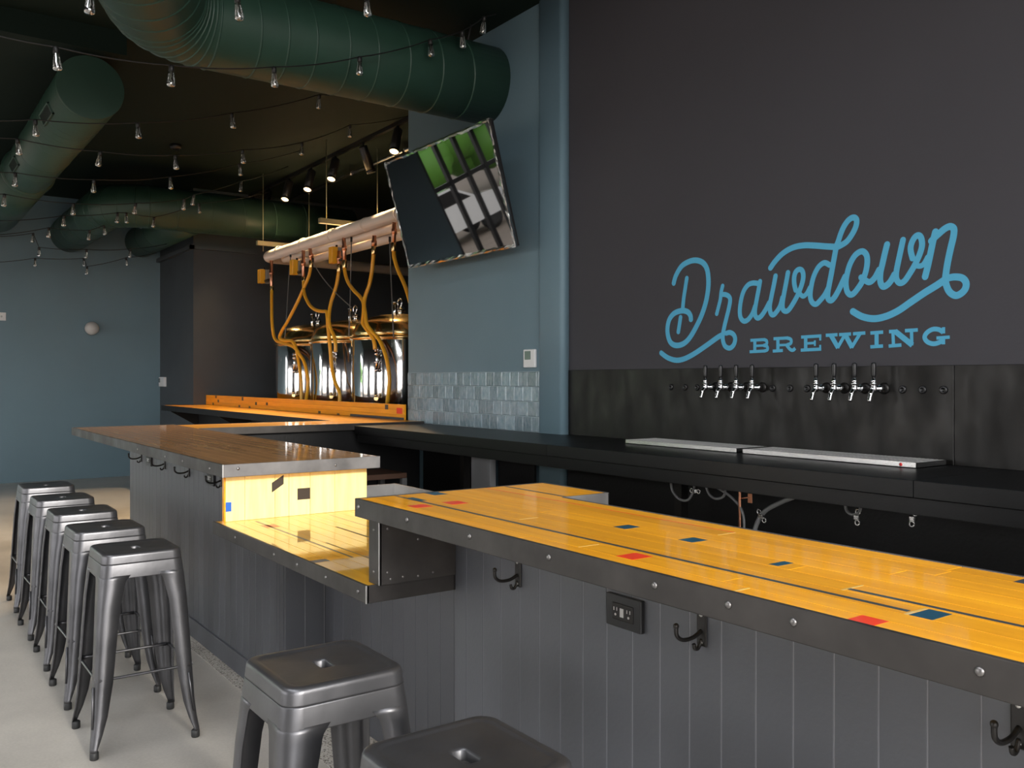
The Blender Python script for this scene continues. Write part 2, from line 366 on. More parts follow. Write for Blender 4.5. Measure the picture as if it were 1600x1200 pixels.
for a, b, zt in ((-13.4, -11.2, 2.65), (-10.0, -8.2, 2.65), (-7.0, -5.2, 2.65), (-4.0, -2.2, 2.65)):
    for x in (a, (a+b)/2-0.03, b-0.06): f.box(x, x+0.06, -4.31, -4.24, 0.5, zt)
    for z in (0.5, 1.9, zt-0.06): f.box(a, b, -4.30, -4.25, z, z+0.06)
struct('window_3', f, M['black'])
struct('trim_3', MB().box(-7.4, -6.95, -4.2, 1.5, 3.78, ZC+0.001), M['ceil'])   # shallow ceiling beam
struct('ground', MB().box(-60, 40, -40, 40, -0.2, -0.13), M['pave'])

# glazed tiles above the back counter
struct('trim_4', MB().box(-6.607, -4.787, 3.6455, 3.6501, 1.05, 1.4645), M['grout'])
def tile_mesh(wd):
    mb = MB(); h = 0.1; t = 0.006
    mb.poly([(0,0,0),(wd,0,0),(wd,0,h),(0,0,h),(0.004,-t,0.004),(wd-0.004,-t,0.004),(wd-0.004,-t,h-0.004),(0.004,-t,h-0.004)],
            [(4,5,6,7),(0,1,5,4),(1,2,6,5),(2,3,7,6),(3,0,4,7)])
    me = bpy.data.meshes.new('tile'); bmesh.ops.recalc_face_normals(mb.bm, faces=mb.bm.faces[:]); mb.bm.to_mesh(me); mb.bm.free(); me.materials.append(M['tile']); return me
TM = {}
for r in range(4):
    x = -6.606; z = 1.0525+r*0.103; first = True
    while x < -4.80:
        wd = 0.1
        if first and r % 2: wd = 0.05
        first = False
        wd = round(min(wd, -4.788-x), 3)
        if wd < 0.02: break
        if wd not in TM: TM[wd] = tile_mesh(wd)
        o = bpy.data.objects.new('tile', TM[wd]); COL.objects.link(o); o.parent = wb
        o.location = (x, 3.6462, z); o.rotation_euler = (random.uniform(-.012, .012), 0, random.uniform(-.014, .014))
        x += wd+0.0025

# blackened steel splash sheets on the tap wall
sp = thing('steel_backsplash', 'blackened steel sheet splashback behind the beer taps', 'splashback', (-1.5, 3.69, 1.05))
for a, b in ((-4.52, -1.967), (-1.964, 0.6), (0.603, 2.55)):
    obj('steel_sheet', MB().bbox(a, b, 3.682, 3.6898, 1.05, 1.471, 0.0015, seg=1), M['steel_back'], sp)

# ------------------------------------------------------------------ bar counters
def vboard_mesh(wd, z0, z1):
    t = 0.018; c = 0.0012; mb = MB()
    mb.prism([(0, 0), (wd, 0), (wd, -t+c), (wd-c, -t), (c, -t), (0, -t+c)], 2, z0, z1)
    me = bpy.data.meshes.new('board'); bmesh.ops.recalc_face_normals(mb.bm, faces=mb.bm.faces[:]); mb.bm.to_mesh(me); mb.bm.free(); me.materials.append(M['panel']); return me
BM_ = {}
def boards(parent, x0, x1, y, z0, z1, pitch=0.0885, rot=0.0, start=None):
    """tongue and groove boards; rot 0 faces -Y along X, rot 90 faces +X along Y"""
    org = LOC[parent.name]; xs = []
    x = x0 if start is None else start
    if start is not None and start > x0+0.005: xs.append((x0, start))
    while x < x1-0.01:
        xs.append((x, min(x+pitch, x1))); x += pitch
    jb = MB()
    for a, b in xs[1:]:
        if rot == 0: jb.box(a-0.0012, a+0.0012, y-0.0166, y-0.001, z0+0.002, z1-0.002)
        else: jb.box(y+0.001, y+0.0166, a-0.0012, a+0.0012, z0+0.002, z1-0.002)
    if len(xs) > 1: obj('joint_highlight', jb, M['joint'], parent)['label'] = 'thin painted highlights between the grey boards'  # pale strips imitate highlights along the board edges
    for a, b in xs:
        wd = round(b-a-0.0018, 4); k = (wd, z0, z1)
        if k not in BM_: BM_[k] = vboard_mesh(wd, z0, z1)
        o = bpy.data.objects.new('board', BM_[k]); COL.objects.link(o); o.parent = parent
        if rot == 0: o.location = Vector((a+0.0009, y, 0))-org
        else: o.location = Vector((y, a+0.0009, 0))-org; o.rotation_euler = (0, 0, PI/2)
def plank_rows(parent, x0, x1, ys, z0, z1, m, cuts=None, lo=0.5, hi=1.3, axis=0):
    for i in range(len(ys)-1):
        a = x0
        pts = sorted((cuts or {}).get(i, []))
        brk = list(pts)
        q = x0+random.uniform(0.25, hi)
        while q < x1-0.25:
            if all(abs(q-p) > 0.3 for p in pts): brk.append(q)
            q += random.uniform(lo, hi)
        brk = sorted(brk)+[x1]
        for b in brk:
            g = 0.0006; mb = MB()
            if axis == 0: mb.bbox(a+g, b-g, ys[i]+g, ys[i+1]-g, z0, z1, 0.0005, seg=1)
            else: mb.bbox(ys[i]+g, ys[i+1]-g, a+g, b-g, z0, z1, 0.0005, seg=1)
            obj('plank', mb, m, parent); a = b
def mark(parent, x0, x1, y0, y1, z, m):
    obj('paint_mark', MB().box(x0, x1, y0, y1, z-0.0004, z+0.0003), m, parent)
def screw_mesh():
    mb = MB().lathe([(0.0075, 0), (0.0075, 0.001), (0.006, 0.003), (0.003, 0.0042), (0.0001, 0.0044)], seg=12)
    me = bpy.data.meshes.new('screw'); bmesh.ops.recalc_face_normals(mb.bm, faces=mb.bm.faces[:]); mb.bm.to_mesh(me); mb.bm.free(); me.materials.append(M['bolt']); return me
SCM = screw_mesh()
def screw(parent, p, face='-y', s=1.0):
    o = bpy.data.objects.new('screw', SCM); COL.objects.link(o); o.parent = parent; o.location = Vector(p)-LOC[parent.name]
    o.rotation_euler = (PI/2, 0, 0) if face == '-y' else (0, PI/2, 0); o.scale = (s, s, s)

# --- near high section
Z1 = 1.067
b1 = thing('bar_counter', 'near high bar with amber plank top, red and slate marks, and grey board front', 'bar counter', (-0.6, 1.4, 0))
obj('top_core', MB().box(-2.352, 1.3, 1.138, 1.628, 1.02, 1.062).box(-2.352, -2.036, 1.628, 1.803, 1.02, 1.062), M['filler'], b1)
ys = [1.137, 1.177, 1.2325, 1.2895, 1.347, 1.4045, 1.462, 1.5195, 1.577, 1.630]
plank_rows(b1, -2.353, 1.3, ys, 1.05, Z1, M['wood'], {0: [-0.972], 1: [-1.413], 2: [-0.731], 3: [-1.774, -0.875], 7: [-1.342]}, 0.8, 1.8)
plank_rows(b1, -2.353, -2.035, [1.630, 1.6875, 1.745, 1.805], 1.05, Z1, M['wood'])
for a in ((-2.345, -0.737, 1.2475, 1.2585, 'p_dark'), (-0.872, 1.3, 1.300, 1.311, 'p_dark'), (-0.726, -0.690, 1.2335, 1.2885, 'p_teal'),
          (-0.764, -0.722, 1.138, 1.1765, 'p_red'), (-1.300, -1.253, 1.178, 1.2315, 'p_red'), (-1.353, -1.312, 1.4055, 1.4535, 'p_teal'),
          (-1.076, -1.055, 1.3575, 1.4035, 'p_teal'), (-1.560, -1.520, 1.4055, 1.4535, 'p_teal'), (-2.345, -1.344, 1.574, 1.5785, 'p_red'),
          (-2.345, -2.04, 1.645, 1.656, 'p_dark'), (-2.352, -2.290, 1.352, 1.400, 'p_teal'), (-2.285, -2.205, 1.259, 1.2775, 'p_teal'),
          (-2.145, -2.092, 1.180, 1.2315, 'p_red'), (-2.148, -2.090, 1.291, 1.346, 'p_red'), (-0.74, -0.69, 1.5785, 1.629, 'p_dark')):
    mark(b1, *a[:4], Z1, M[a[4]])
for x0, x1, y0, y1 in ((-1.776, -1.772, 1.290, 1.3465), (-1.415, -1.411, 1.178, 1.232), (-0.974, -0.970, 1.138, 1.1765), (-0.733, -0.727, 1.233, 1.289), (-0.877, -0.872, 1.290, 1.3465), (-1.344, -1.340, 1.520, 1.5765)):
    mark(b1, x0, x1, y0, y1, Z1, M['filler'])
bd = MB(); bd.bbox(-2.360, 1.3, 1.127, 1.137, 1.016, 1.0685, 0.002); bd.bbox(-2.360, -2.353, 1.127, 1.812, 1.016, 1.0685, 0.002)
obj('steel_edging', bd, M['band'], b1)
bd = MB(); bd.bbox(-2.353, -2.028, 1.805, 1.812, 1.016, 1.0685, 0.002); bd.bbox(-2.035, -2.028, 1.632, 1.812, 1.005, 1.0685, 0.002); bd.bbox(-2.028, 1.3, 1.630, 1.637, 1.016, 1.0685, 0.002)
obj('back_edging', bd, M['bandlight'], b1)['label'] = 'paler steel edging at the back'
for x in (-2.335, -2.048, -1.748, -1.448, -1.142, -0.974, -0.848, -0.569, -0.25, 0.1, 0.45, 0.8): screw(b1, (x, 1.127, 1.046), s=0.9)
po = MB(); po.box(-2.340, -2.285, 1.172, 1.60, 0.8245, 1.0165)
pst = obj('end_post', po, M['panel_dark'], b1)
ps = MB(); ps.bbox(-2.342, -2.277, 1.163, 1.172, 0.825, 1.0155, 0.0015); ps.bbox(-2.285, -2.277, 1.163, 1.4195, 0.825, 1.0155, 0.0015)
obj('post_steel_plate', ps, M['band'], b1)
obj('post_edge', MB().bbox(-2.2795, -2.2755, 1.1615, 1.1655, 0.826, 1.0155, 0.001, seg=1), M['edge'], b1)['label'] = 'bright ground corner of the steel plate'
for y, z in ((1.19, 0.86), (1.19, 0.985), (1.24, 0.842), (1.29, 0.838), (1.34, 0.842), (1.29, 0.945), (1.34, 0.945), (1.2, 0.84)): screw(b1, (-2.277, y, z), '+x', 0.55)
for x, z in ((-2.31, 0.86), (-2.31, 0.98)): screw(b1, (x, 1.163, z), '-y', 0.6)
boards(b1, -2.283, 1.3, 1.42+0.018, 0.0, 1.016, start=-2.219)
obj('baseboard', MB().bbox(-2.284, 1.3, 1.408, 1.421, 0.003, 0.10, 0.002), M['panel'], b1)
obj('carcass', MB().box(-2.275, 1.3, 1.44, 1.60, 0.003, 1.018), M['panel_dark'], b1)
# --- low middle section
Z2 = 0.824
b2 = thing('low_bar_counter', 'low middle bar section with glossy yellow plank top between the two high bars', 'bar counter', (-3.0, 1.4, 0))
obj('top_core', MB().box(-3.705, -2.305, 1.145, 1.83, 0.778, 0.819), M['filler'], b2)
ysl = [1.143]+[1.143+0.0575*i for i in range(1, 12)]+[1.835]
plank_rows(b2, -3.707, -2.304, ysl, 0.807, Z2, M['woodlow'], None, 0.6, 1.4)
bd = MB(); bd.bbox(-3.712, -2.297, 1.133, 1.143, 0.774, 0.8255, 0.002)
obj('steel_edging', bd, M['band'], b2)
obj('end_edging', MB().bbox(-2.304, -2.297, 1.133, 1.60, 0.774, 0.8255, 0.002), M['band'], b2)
obj('corner_edge', MB().bbox(-2.300, -2.2955, 1.1315, 1.136, 0.774, 0.8258, 0.001, seg=1), M['edge'], b2)['label'] = 'bright ground corner of the edging'
for x in (-3.43, -3.015, -2.806, -2.576, -2.35): screw(b2, (x, 1.133, 0.80), s=0.8)
mark(b2, -3.62, -2.7, 1.277, 1.287, Z2, M['p_dark']); mark(b2, -3.60, -2.4, 1.60, 1.603, Z2, M['p_dark'])
mark(b2, -2.73, -2.69, 1.144, 1.199, Z2, M['p_teal']); mark(b2, -3.0, -2.6, 1.318, 1.323, Z2, M['p_brown']); mark(b2, -3.3, -2.5, 1.49, 1.50, Z2, M['p_brown'])
mark(b2, -3.5, -3.43, 1.259, 1.315, Z2, M['p_red'])
boards(b2, -3.64, -2.284, 1.60+0.018, 0.0, 0.774)
obj('baseboard', MB().bbox(-3.64, -2.284, 1.588, 1.601, 0.003, 0.10, 0.002), M['panel'], b2)
obj('carcass', MB().box(-3.60, -2.29, 1.62, 1.79, 0.003, 0.777), M['panel_dark'], b2)
# --- far high section
b3 = thing('bar_counter', 'far high bar with plank top and pale yellow end board marked black and blue', 'bar counter', (-5.0, 1.4, 0))
obj('top_core', MB().box(-6.955, -3.59, 1.145, 1.825, 1.02, 1.062), M['filler'], b3)
ysf = [1.143]+[1.143+0.0575*i for i in range(1, 12)]+[1.835]
plank_rows(b3, -6.957, -3.588, ysf, 1.05, Z1, M['wooddim'], None, 0.7, 1.6)
for a in ((-6.2, -6.08, 1.258, 1.262), (-5.6, -5.5, 1.372, 1.376), (-5.3, -4.6, 1.488, 1.4915), (-5.9, -5.2, 1.6, 1.603), (-4.9, -4.1, 1.372, 1.3755), (-5.0, -4.9, 1.2, 1.204), (-4.5, -4.0, 1.603, 1.6065)):
    mark(b3, *a, Z1, M['filler'])
obj('steel_edging', MB().bbox(-6.965, -3.581, 1.133, 1.143, 1.016, 1.0685, 0.002).bbox(-6.965, -6.957, 1.133, 1.835, 1.016, 1.0685, 0.002), M['band'], b3)
obj('end_edging', MB().bbox(-3.588, -3.580, 1.133, 1.835, 1.016, 1.0685, 0.002), M['bandlight'], b3)['label'] = 'paler steel edging across the end'
obj('corner_edge', MB().bbox(-3.5835, -3.5785, 1.1315, 1.1365, 1.0155, 1.069, 0.001, seg=1), M['edge'], b3)
screw(b3, (-3.58, 1.195, 1.05), '+x', 0.9); screw(b3, (-3.58, 1.62, 1.04), '+x', 0.7)
for x in (-3.75, -4.15, -4.45, -5.0): screw(b3, (x, 1.133, 1.04), s=0.9)
rs = [1.172, 1.253, 1.382, 1.444, 1.54, 1.655, 1.812]
for i in range(len(rs)-1):
    obj('end_board', MB().bbox(-3.69, -3.667, rs[i]+0.0006, rs[i+1]-0.0006, 0.8245, 1.0155, 0.0008, seg=1), M['pale'], b3)
def xmark(parent, pts, m):  # flat painted shape on the +X face of the end boards
    mb = MB(); n = len(pts); mb.poly([(-3.6664, y, z) for y, z in pts]+[(-3.6669, y, z) for y, z in pts], [tuple(range(n)), tuple(range(n, 2*n))[::-1]]+[(i, (i+1) % n, n+(i+1) % n, n+i) for i in range(n)])
    obj('paint_mark', mb, m, parent)
xmark(b3, [(1.173, 0.866), (1.196, 0.866), (1.196, 0.905), (1.173, 0.905)], M['p_blue'])
xmark(b3, [(1.368, 0.931), (1.420, 0.964), (1.420, 1.003), (1.368, 0.972)], M['p_brown'])
xmark(b3, [(1.482, 0.891), (1.540, 0.891), (1.540, 0.940), (1.482, 0.940)], M['p_brown'])
obj('end_board_edge', MB().box(-3.69, -3.667, 1.166, 1.172, 0.8245, 1.0155), M['woody'], b3)
boards(b3, -6.49, -3.713, 1.42+0.018, 0.0, 1.016); boards(b3, -3.7125, -3.6685, 1.42+0.018, 0.0, 0.773)
boards(b3, 1.4215, 1.616, -3.668, 0.0, 0.774, pitch=0.0885, rot=1)
obj('baseboard', MB().bbox(-6.49, -3.648, 1.408, 1.421, 0.003, 0.10, 0.002).bbox(-3.651, -3.638, 1.408, 1.59, 0.003, 0.10, 0.002), M['panel'], b3)
obj('carcass', MB().box(-6.47, -3.715, 1.44, 1.79, 0.003, 1.018), M['panel_dark'], b3)
# --- return of the bar to the tiled wall
b4 = thing('bar_return', 'short bar arm with plank top and black inner face running to tiled wall', 'bar counter', (-6.6, 2.7, 0))
obj('top_core', MB().box(-6.875, -6.335, 1.838, 3.645, 1.02, 1.062), M['filler'], b4)
plank_rows(b4, 1.837, 3.645, [-6.875+0.06*i for i in range(9)]+[-6.338], 1.05, Z1, M['woody'], None, 0.6, 1.3, axis=1)
obj('steel_edging', MB().bbox(-6.338, -6.33, 1.837, 3.645, 1.016, 1.0685, 0.002).bbox(-6.883, -6.875, 1.837, 3.04, 1.016, 1.0685, 0.002), M['band'], b4)
obj('inner_panel', MB().box(-6.40, -6.385, 1.80, 3.1, 0.003, 1.018), M['panel_dark'], b4)
obj('carcass', MB().box(-6.8, -6.41, 1.80, 3.645, 0.003, 1.018), M['panel_dark'], b4)
# --- rail along the brew room
dr = thing('brew_room_rail', 'long dark edged drink shelf with amber upstand board in front of tanks', 'drink shelf', (-9.5, 3.4, 0))
obj('top_core', MB().box(-12.09, -6.89, 3.075, 3.62, 1.02, 1.062).box(-12.21, -12.09, 3.075, 3.43, 1.02, 1.062), M['filler'], dr)
plank_rows(dr, -12.095, -6.888, [3.072+0.059*i for i in range(9)]+[3.602], 1.05, Z1, M['wood'], None, 0.8, 1.6)
plank_rows(dr, -12.215, -12.095, [3.072+0.059*i for i in range(6)]+[3.432], 1.05, Z1, M['wood'])
obj('dark_fascia', MB().bbox(-12.222, -6.888, 3.062, 3.072, 1.0, 1.0685, 0.002).bbox(-12.222, -12.215, 3.062, 3.432, 1.0, 1.0685, 0.002), M['panel_dark'], dr)
for i in range(3):
    obj('upstand_board', MB().bbox(-12.09, -6.60, 3.603, 3.622, Z1+0.001+i*0.0435, Z1+0.0438+i*0.0435, 0.0006, seg=1), M['wood'], dr)
obj('paint_mark', MB().box(-7.64, -6.60, 3.6024, 3.6032, 1.068, 1.088), M['p_dark'], dr)
for px, py in ((337.5, 620), (341, 626.5), (333, 631), (379, 623), (374, 634.5), (390, 636), (400, 630.5), (417, 631), (499, 644), (528.5, 647), (604, 636)):
    p = on_y(px, py, 3.6025); hgt = random.uniform(0.012, 0.024)
    if p.z-hgt < Z1+0.002: hgt = p.z-Z1-0.002
    obj('paint_mark', MB().box(p.x-0.03, p.x+0.03, 3.6022, 3.6031, p.z-hgt, min(p.z+hgt, 1.196)), M['p_brown'], dr)
p = on_y(624, 642, 3.6025); obj('paint_mark', MB().box(p.x-0.05, p.x+0.05, 3.6022, 3.6031, p.z-0.025, p.z+0.025), M['p_red'], dr)
obj('low_wall', MB().box(-12.09, -6.90, 3.47, 3.60, 0.003, 1.018), M['panel_dark'], dr)
for x in (-12.0, -10.0, -8.2):
    obj('bracket', MB().prism([(3.10, 1.0), (3.47, 1.0), (3.47, 0.80), (3.44, 0.80)], 0, x, x+0.04), M['iron'], dr)

# --- back counter
bc = thing('back_counter', 'long black back counter with thick double edge under the beer taps', 'counter', (-2.0, 3.3, 0))
for a, b in ((-6.328, -3.9), (-3.899, -1.76), (-1.759, 2.5)):
    obj('counter_slab', MB().bbox(a, b, 3.02, 3.6445 if a < -5 else 3.681, 0.988, 1.05, 0.002), M['counter'], bc) if a > -5 else obj('counter_slab', MB().bbox(a, -4.79, 3.02, 3.6445, 0.988, 1.05, 0.002).box(-4.79, -4.52, 3.02, 3.627, 0.988, 1.05).box(-4.52, b, 3.02, 3.681, 0.988, 1.05), M['counter'], bc)
for a, b in ((-6.30, -5.48), (-5.478, -3.9), (-3.899, 2.5)):
    obj('apron', MB().bbox(a, b, 3.032, 3.05, 0.925, 0.986, 0.002), M['counter'], bc)
obj('support_post', MB().bbox(-5.485, -5.236, 3.55, 3.6, 0.003, 0.987, 0.004), M['postlit'], bc)['label'] = 'support board painted lighter as if lit'
for x in (-5.40, -3.3, 0.2, 2.2): obj('leg', MB().box(x, x+0.05, 3.40, 3.45, 0.003, 0.987), M['iron'], bc)
obj('back_panel', MB().box(-6.30, -5.62, 3.615, 3.63, 0.003, 0.985).box(-5.60, -5.5, 3.615, 3.63, 0.003, 0.985).box(-5.23, -4.80, 3.615, 3.63, 0.003, 0.985).box(-4.51, 2.5, 3.665, 3.68, 0.003, 0.985), M['panel_dark'], bc)  # right of the post, black sheets stand in for the under-counter shade
obj('panel_joint', MB().box(-5.62, -5.60, 3.60, 3.63, 0.003, 0.985), M['greyhose'], bc)

# shelf unit and sink behind the bar
us = thing('under_bar_shelf', 'small dark shelf unit with wooden top under the bar arm', 'shelf', (-6.25, 2.8, 0))
obj('shelf_top', MB().bbox(-6.38, -5.98, 2.2, 3.37-0.08, 0.66, 0.70, 0.003), M['darkwood'], us)
for y in (2.2, 3.25): obj('leg', MB().box(-6.02, -5.98, y, y+0.04, 0.003, 0.66), M['greyhose'], us); obj('leg', MB().box(-6.38, -6.34, y, y+0.04, 0.003, 0.66), M['greyhose'], us)
sk = thing('bar_sink', 'stainless steel bar sink behind the low bar section', 'sink', (-3.5, 2.1, 0))
s_ = MB(); s_.box(-4.335, -4.325, 1.86, 2.30, 0.45, 0.842); s_.box(-4.335, -2.6, 2.30, 2.31, 0.45, 0.842); s_.box(-2.61, -2.60, 1.86, 2.30, 0.45, 0.80); s_.box(-4.335, -2.6, 1.85, 1.86, 0.45, 0.80); s_.box(-4.33, -2.6, 1.86, 2.30, 0.55, 0.56)
obj('basin', s_, M['stainless'], sk)
for x in (-4.3, -2.66):
    for y in (1.88, 2.26): obj('leg', MB().tube([(x, y, 0.003), (x, y, 0.45)], 0.018), M['stainless'], sk)

# ------------------------------------------------------------------ stools
def rsq(h, r, z, n=6, cx=0, cy=0):
    out = []
    for k, (sx, sy) in enumerate(((1, 1), (-1, 1), (-1, -1), (1, -1))):
        for i in range(n+1):
            a = k*PI/2+i*PI/2/n
            out.append((cx+sx*(h-r)+r*math.cos(a), cy+sy*(h-r)+r*math.sin(a), z))
    return out
def loft(mb, loops, m=None, closed=True, smooth=True):
    k = mb.mi(m); R = [[mb.bm.verts.new(p) for p in l] for l in loops]; n = len(R[0])
    for i in range(len(R)-1):
        for j in range(n if closed else n-1):
            f = mb.bm.faces.new((R[i][j], R[i][(j+1) % n], R[i+1][(j+1) % n], R[i+1][j])); f.material_index = k; f.smooth = smooth
    return R
def make_stool(label, loc, group):
    t = thing('bar_stool', label, 'bar stool', (0, 0, 0), group)
    mb = MB(); n = 28
    hole = []
    for i in range(n):                                   # slot shaped finger hole, sampled to match the rim loop
        a = math.atan2(*reversed(rsq(0.1, 0.05, 0)[i][:2])); hole.append((0.016*math.cos(a)+(0.014 if math.cos(a) > 0 else -0.014)*min(1, abs(math.cos(a))*2), 0.017*math.sin(a)))
    loops = [[(x, y, 0.722) for x, y in hole], [(x*1.04, y*1.04, 0.738) for x, y in hole], [(x*1.12, y*1.12, 0.7415) for x, y in hole], [(x*1.35, y*1.35, 0.7425) for x, y in hole],
             rsq(0.116, 0.030, 0.7425), rsq(0.120, 0.031, 0.7428), rsq(0.124, 0.032, 0.7450), rsq(0.127, 0.033, 0.7455), rsq(0.136, 0.036, 0.7455), rsq(0.1405, 0.038, 0.7445), rsq(0.144, 0.039, 0.7415), rsq(0.1460, 0.040, 0.737), rsq(0.1467, 0.040, 0.732), rsq(0.1485, 0.040, 0.711), rsq(0.1487, 0.040, 0.7085), rsq(0.1475, 0.040, 0.7075), rsq(0.1455, 0.040, 0.7072)]
    loft(mb, loops); obj('seat', mb, M['gun'], t)
    mb = MB()
    loft(mb, [rsq(0.1450, 0.040, 0.7078), rsq(0.1478, 0.040, 0.7068), rsq(0.1492, 0.041, 0.7055), rsq(0.1497, 0.041, 0.703), rsq(0.1560, 0.043, 0.6545), rsq(0.1560, 0.043, 0.652), rsq(0.1535, 0.041, 0.652), rsq(0.1535, 0.041, 0.655), rsq(0.1475, 0.038, 0.7045)])
    obj('apron', mb, M['gun'], t)
    def corner(h, wing, r, z, th, n=6):
        # corner section in the +x +y quadrant: outer outline then inner outline
        o = [(h, h-r-wing, z)]+[(h-r+r*math.cos(a), h-r+r*math.sin(a), z) for a in [i*PI/2/n for i in range(n+1)]]+[(h-r-wing, h, z)]
        hi = h-th; ri = max(r-th, 0.002)
        i_ = [(h-r-wing, hi, z)]+[(h-r+ri*math.cos(a), h-r+ri*math.sin(a), z) for a in [PI/2-i*PI/2/n for i in range(n+1)]]+[(hi, h-r-wing, z)]
        return o+i_
    secs = [(0.1548, 0.062, 0.043, 0.664), (0.1565, 0.053, 0.043, 0.651), (0.1575, 0.047, 0.043, 0.642), (0.1585, 0.044, 0.043, 0.630), (0.1600, 0.0425, 0.0425, 0.612), (0.165, 0.040, 0.036, 0.55), (0.172, 0.038, 0.031, 0.42), (0.180, 0.034, 0.028, 0.27), (0.186, 0.024, 0.024, 0.15), (0.192, 0.014, 0.021, 0.085), (0.199, 0.006, 0.019, 0.04), (0.200, 0.004, 0.018, 0.028)]
    for q in range(4):
        mb = MB(); R = loft(mb, [corner(*s_[:3], s_[3], 0.0035) for s_ in secs])
        for rg in (R[0], R[-1]): mb.bm.faces.new(rg)
        rot = Matrix.Rotation(q*PI/2, 4, 'Z'); bmesh.ops.transform(mb.bm, matrix=rot, verts=mb.bm.verts[:])
        lg = obj('leg', mb, M['gun'], t)
        c = rot @ Vector((0.184, 0.184, 0))
        obj('rubber_foot', MB().lathe([(0.0145, 0), (0.0160, 0.003), (0.0160, 0.026), (0.012, 0.030)], (c.x, c.y, 0.001), seg=14), M['rubber'], lg)
        mb = MB()                                        # raised stiffening slot on each wing
        for a, b in ((Vector((0.1835, 0.158, 0.26)), Vector((0.1895, 0.176, 0.11))),):
            p = rot @ a; q_ = rot @ b
            mb.tube([p, p.lerp(q_, .5), q_], 0.0045, 8)
        obj('stiffener', mb, M['gun'], lg)
        mb = MB(); a = rot @ Vector((0.172, 0.165, 0.285)); b = rot @ Vector((0.172, -0.165, 0.285))
        d = (b-a).normalized(); mb.tube([a, a+d*0.03, b-d*0.03, b], [0.008, 0.0055, 0.0055, 0.008], 10)
        obj('footrest_bar', mb, M['gun'], t)
    t.location = loc
    return t
SG = 'gunmetal stools along the bar'
st = make_stool('gunmetal stool near the low bar, its whole seat in front of grey boards', (-1.97, 0.860, 0), SG)
KID[st.name] = [(c, kids(c)) for c in kids(st)]
for x, y, lb, rz in ((-1.34, 0.855, 'gunmetal stool cut off by bottom edge, only its flat seat showing', 0.0),
                 (-3.775, 0.845, 'first stool of the row of five, nearest the low bar, all four legs showing', 0.0),
                 (-4.390, 0.852, 'second stool of the row of five, just behind the first one', 0.01),
                 (-5.000, 0.862, 'third and middle stool of the row of five beside the far bar', -0.01),
                 (-5.620, 0.866, 'fourth stool of the row of five, next to last from the blue wall', 0.015),
                 (-6.310, 0.880, 'fifth stool at the far end of the row, closest to the blue wall', 0.0)):
    copy_tree(st, (x, y, 0), lb, rz)

# ------------------------------------------------------------------ beer taps, plugs, drip trays
def make_tap(label):
    t = thing('beer_tap', label, 'beer tap', (0, 0, 0), 'beer taps on the steel splashback')
    obj('flange', MB().lathe([(0.026, 0), (0.026, 0.004), (0.020, 0.009), (0.012, 0.011)], (0, 0, 0), (0, -1, 0), 20), M['iron'], t)
    obj('shank', MB().lathe([(0.011, 0.006), (0.011, 0.03), (0.016, 0.031), (0.016, 0.044), (0.010, 0.046), (0.010, 0.07)], (0, 0, 0), (0, -1, 0), 16), M['chrome'], t)
    obj('tap_body', MB().lathe([(0.0005, -0.020), (0.010, -0.018), (0.013, -0.006), (0.012, 0.010), (0.009, 0.017), (0.015, 0.018), (0.015, 0.025), (0.009, 0.026), (0.012, 0.030), (0.0125, 0.036), (0.007, 0.040), (0.006, 0.052)], (0, -0.082, 0), seg=16), M['chrome'], t)
    obj('spout', MB().tube(smooth_path([(0, -0.082, -0.006), (0, -0.096, -0.012), (0, -0.106, -0.028), (0, -0.116, -0.058)], 4), [0.011]*4+[0.010]*5+[0.0085]*4, 12), M['chrome'], t)
    obj('tap_handle', MB().lathe([(0.006, 0.048), (0.009, 0.052), (0.010, 0.06), (0.011, 0.105), (0.0105, 0.112), (0.006, 0.116)], (0, -0.082, 0), seg=16), M['black'], t)
    return t
wy = 3.682
names = ['first tap from left, in the left set of four', 'second tap from left, in the left set of four', 'third tap from left, in the left set of four', 'last tap of the left set of four',
         'first tap of the right set of four', 'second tap of the right set of four', 'third tap of the right set of four', 'last tap of the right set, far right one']
tp = None
for x, nm in zip((-3.268, -3.162, -3.059, -2.957, -2.581, -2.484, -2.378, -2.283), names):
    if tp is None:
        tp = make_tap('chrome beer tap with black handle, '+nm); tp.location = (x, wy, 1.370)
    else: copy_tree(tp, (x, wy, 1.370), 'chrome beer tap with black handle, '+nm)
pn = ['first of three left of the left taps', 'second of three left of the left taps', 'third of three, closest left of the left taps', 'first of three between the tap sets', 'middle of three between the tap sets', 'third of three between the tap sets',
      'first of three right of the right taps', 'middle of three right of the right taps', 'last of three right of the right taps']
pl = None
for x, nm in zip((-3.599, -3.491, -3.401, -2.893, -2.789, -2.689, -2.195, -2.103, -2.010), pn):
    if pl is None:
        pl = tag(obj('hole_plug', MB().lathe([(0.018, 0), (0.018, 0.004), (0.015, 0.008), (0.008, 0.0085), (0.007, 0.005), (0.0005, 0.005)], (0, 0, 0), (0, -1, 0), 18), M['black']), 'round dark plug in steel sheet, '+nm, 'plug', 'plugs in spare tap holes')
        pl.location = (x, wy, 1.366)
    else:
        c = pl.copy(); COL.objects.link(c); c.location = (x, wy, 1.366); c['label'] = 'round dark plug in steel sheet, '+nm
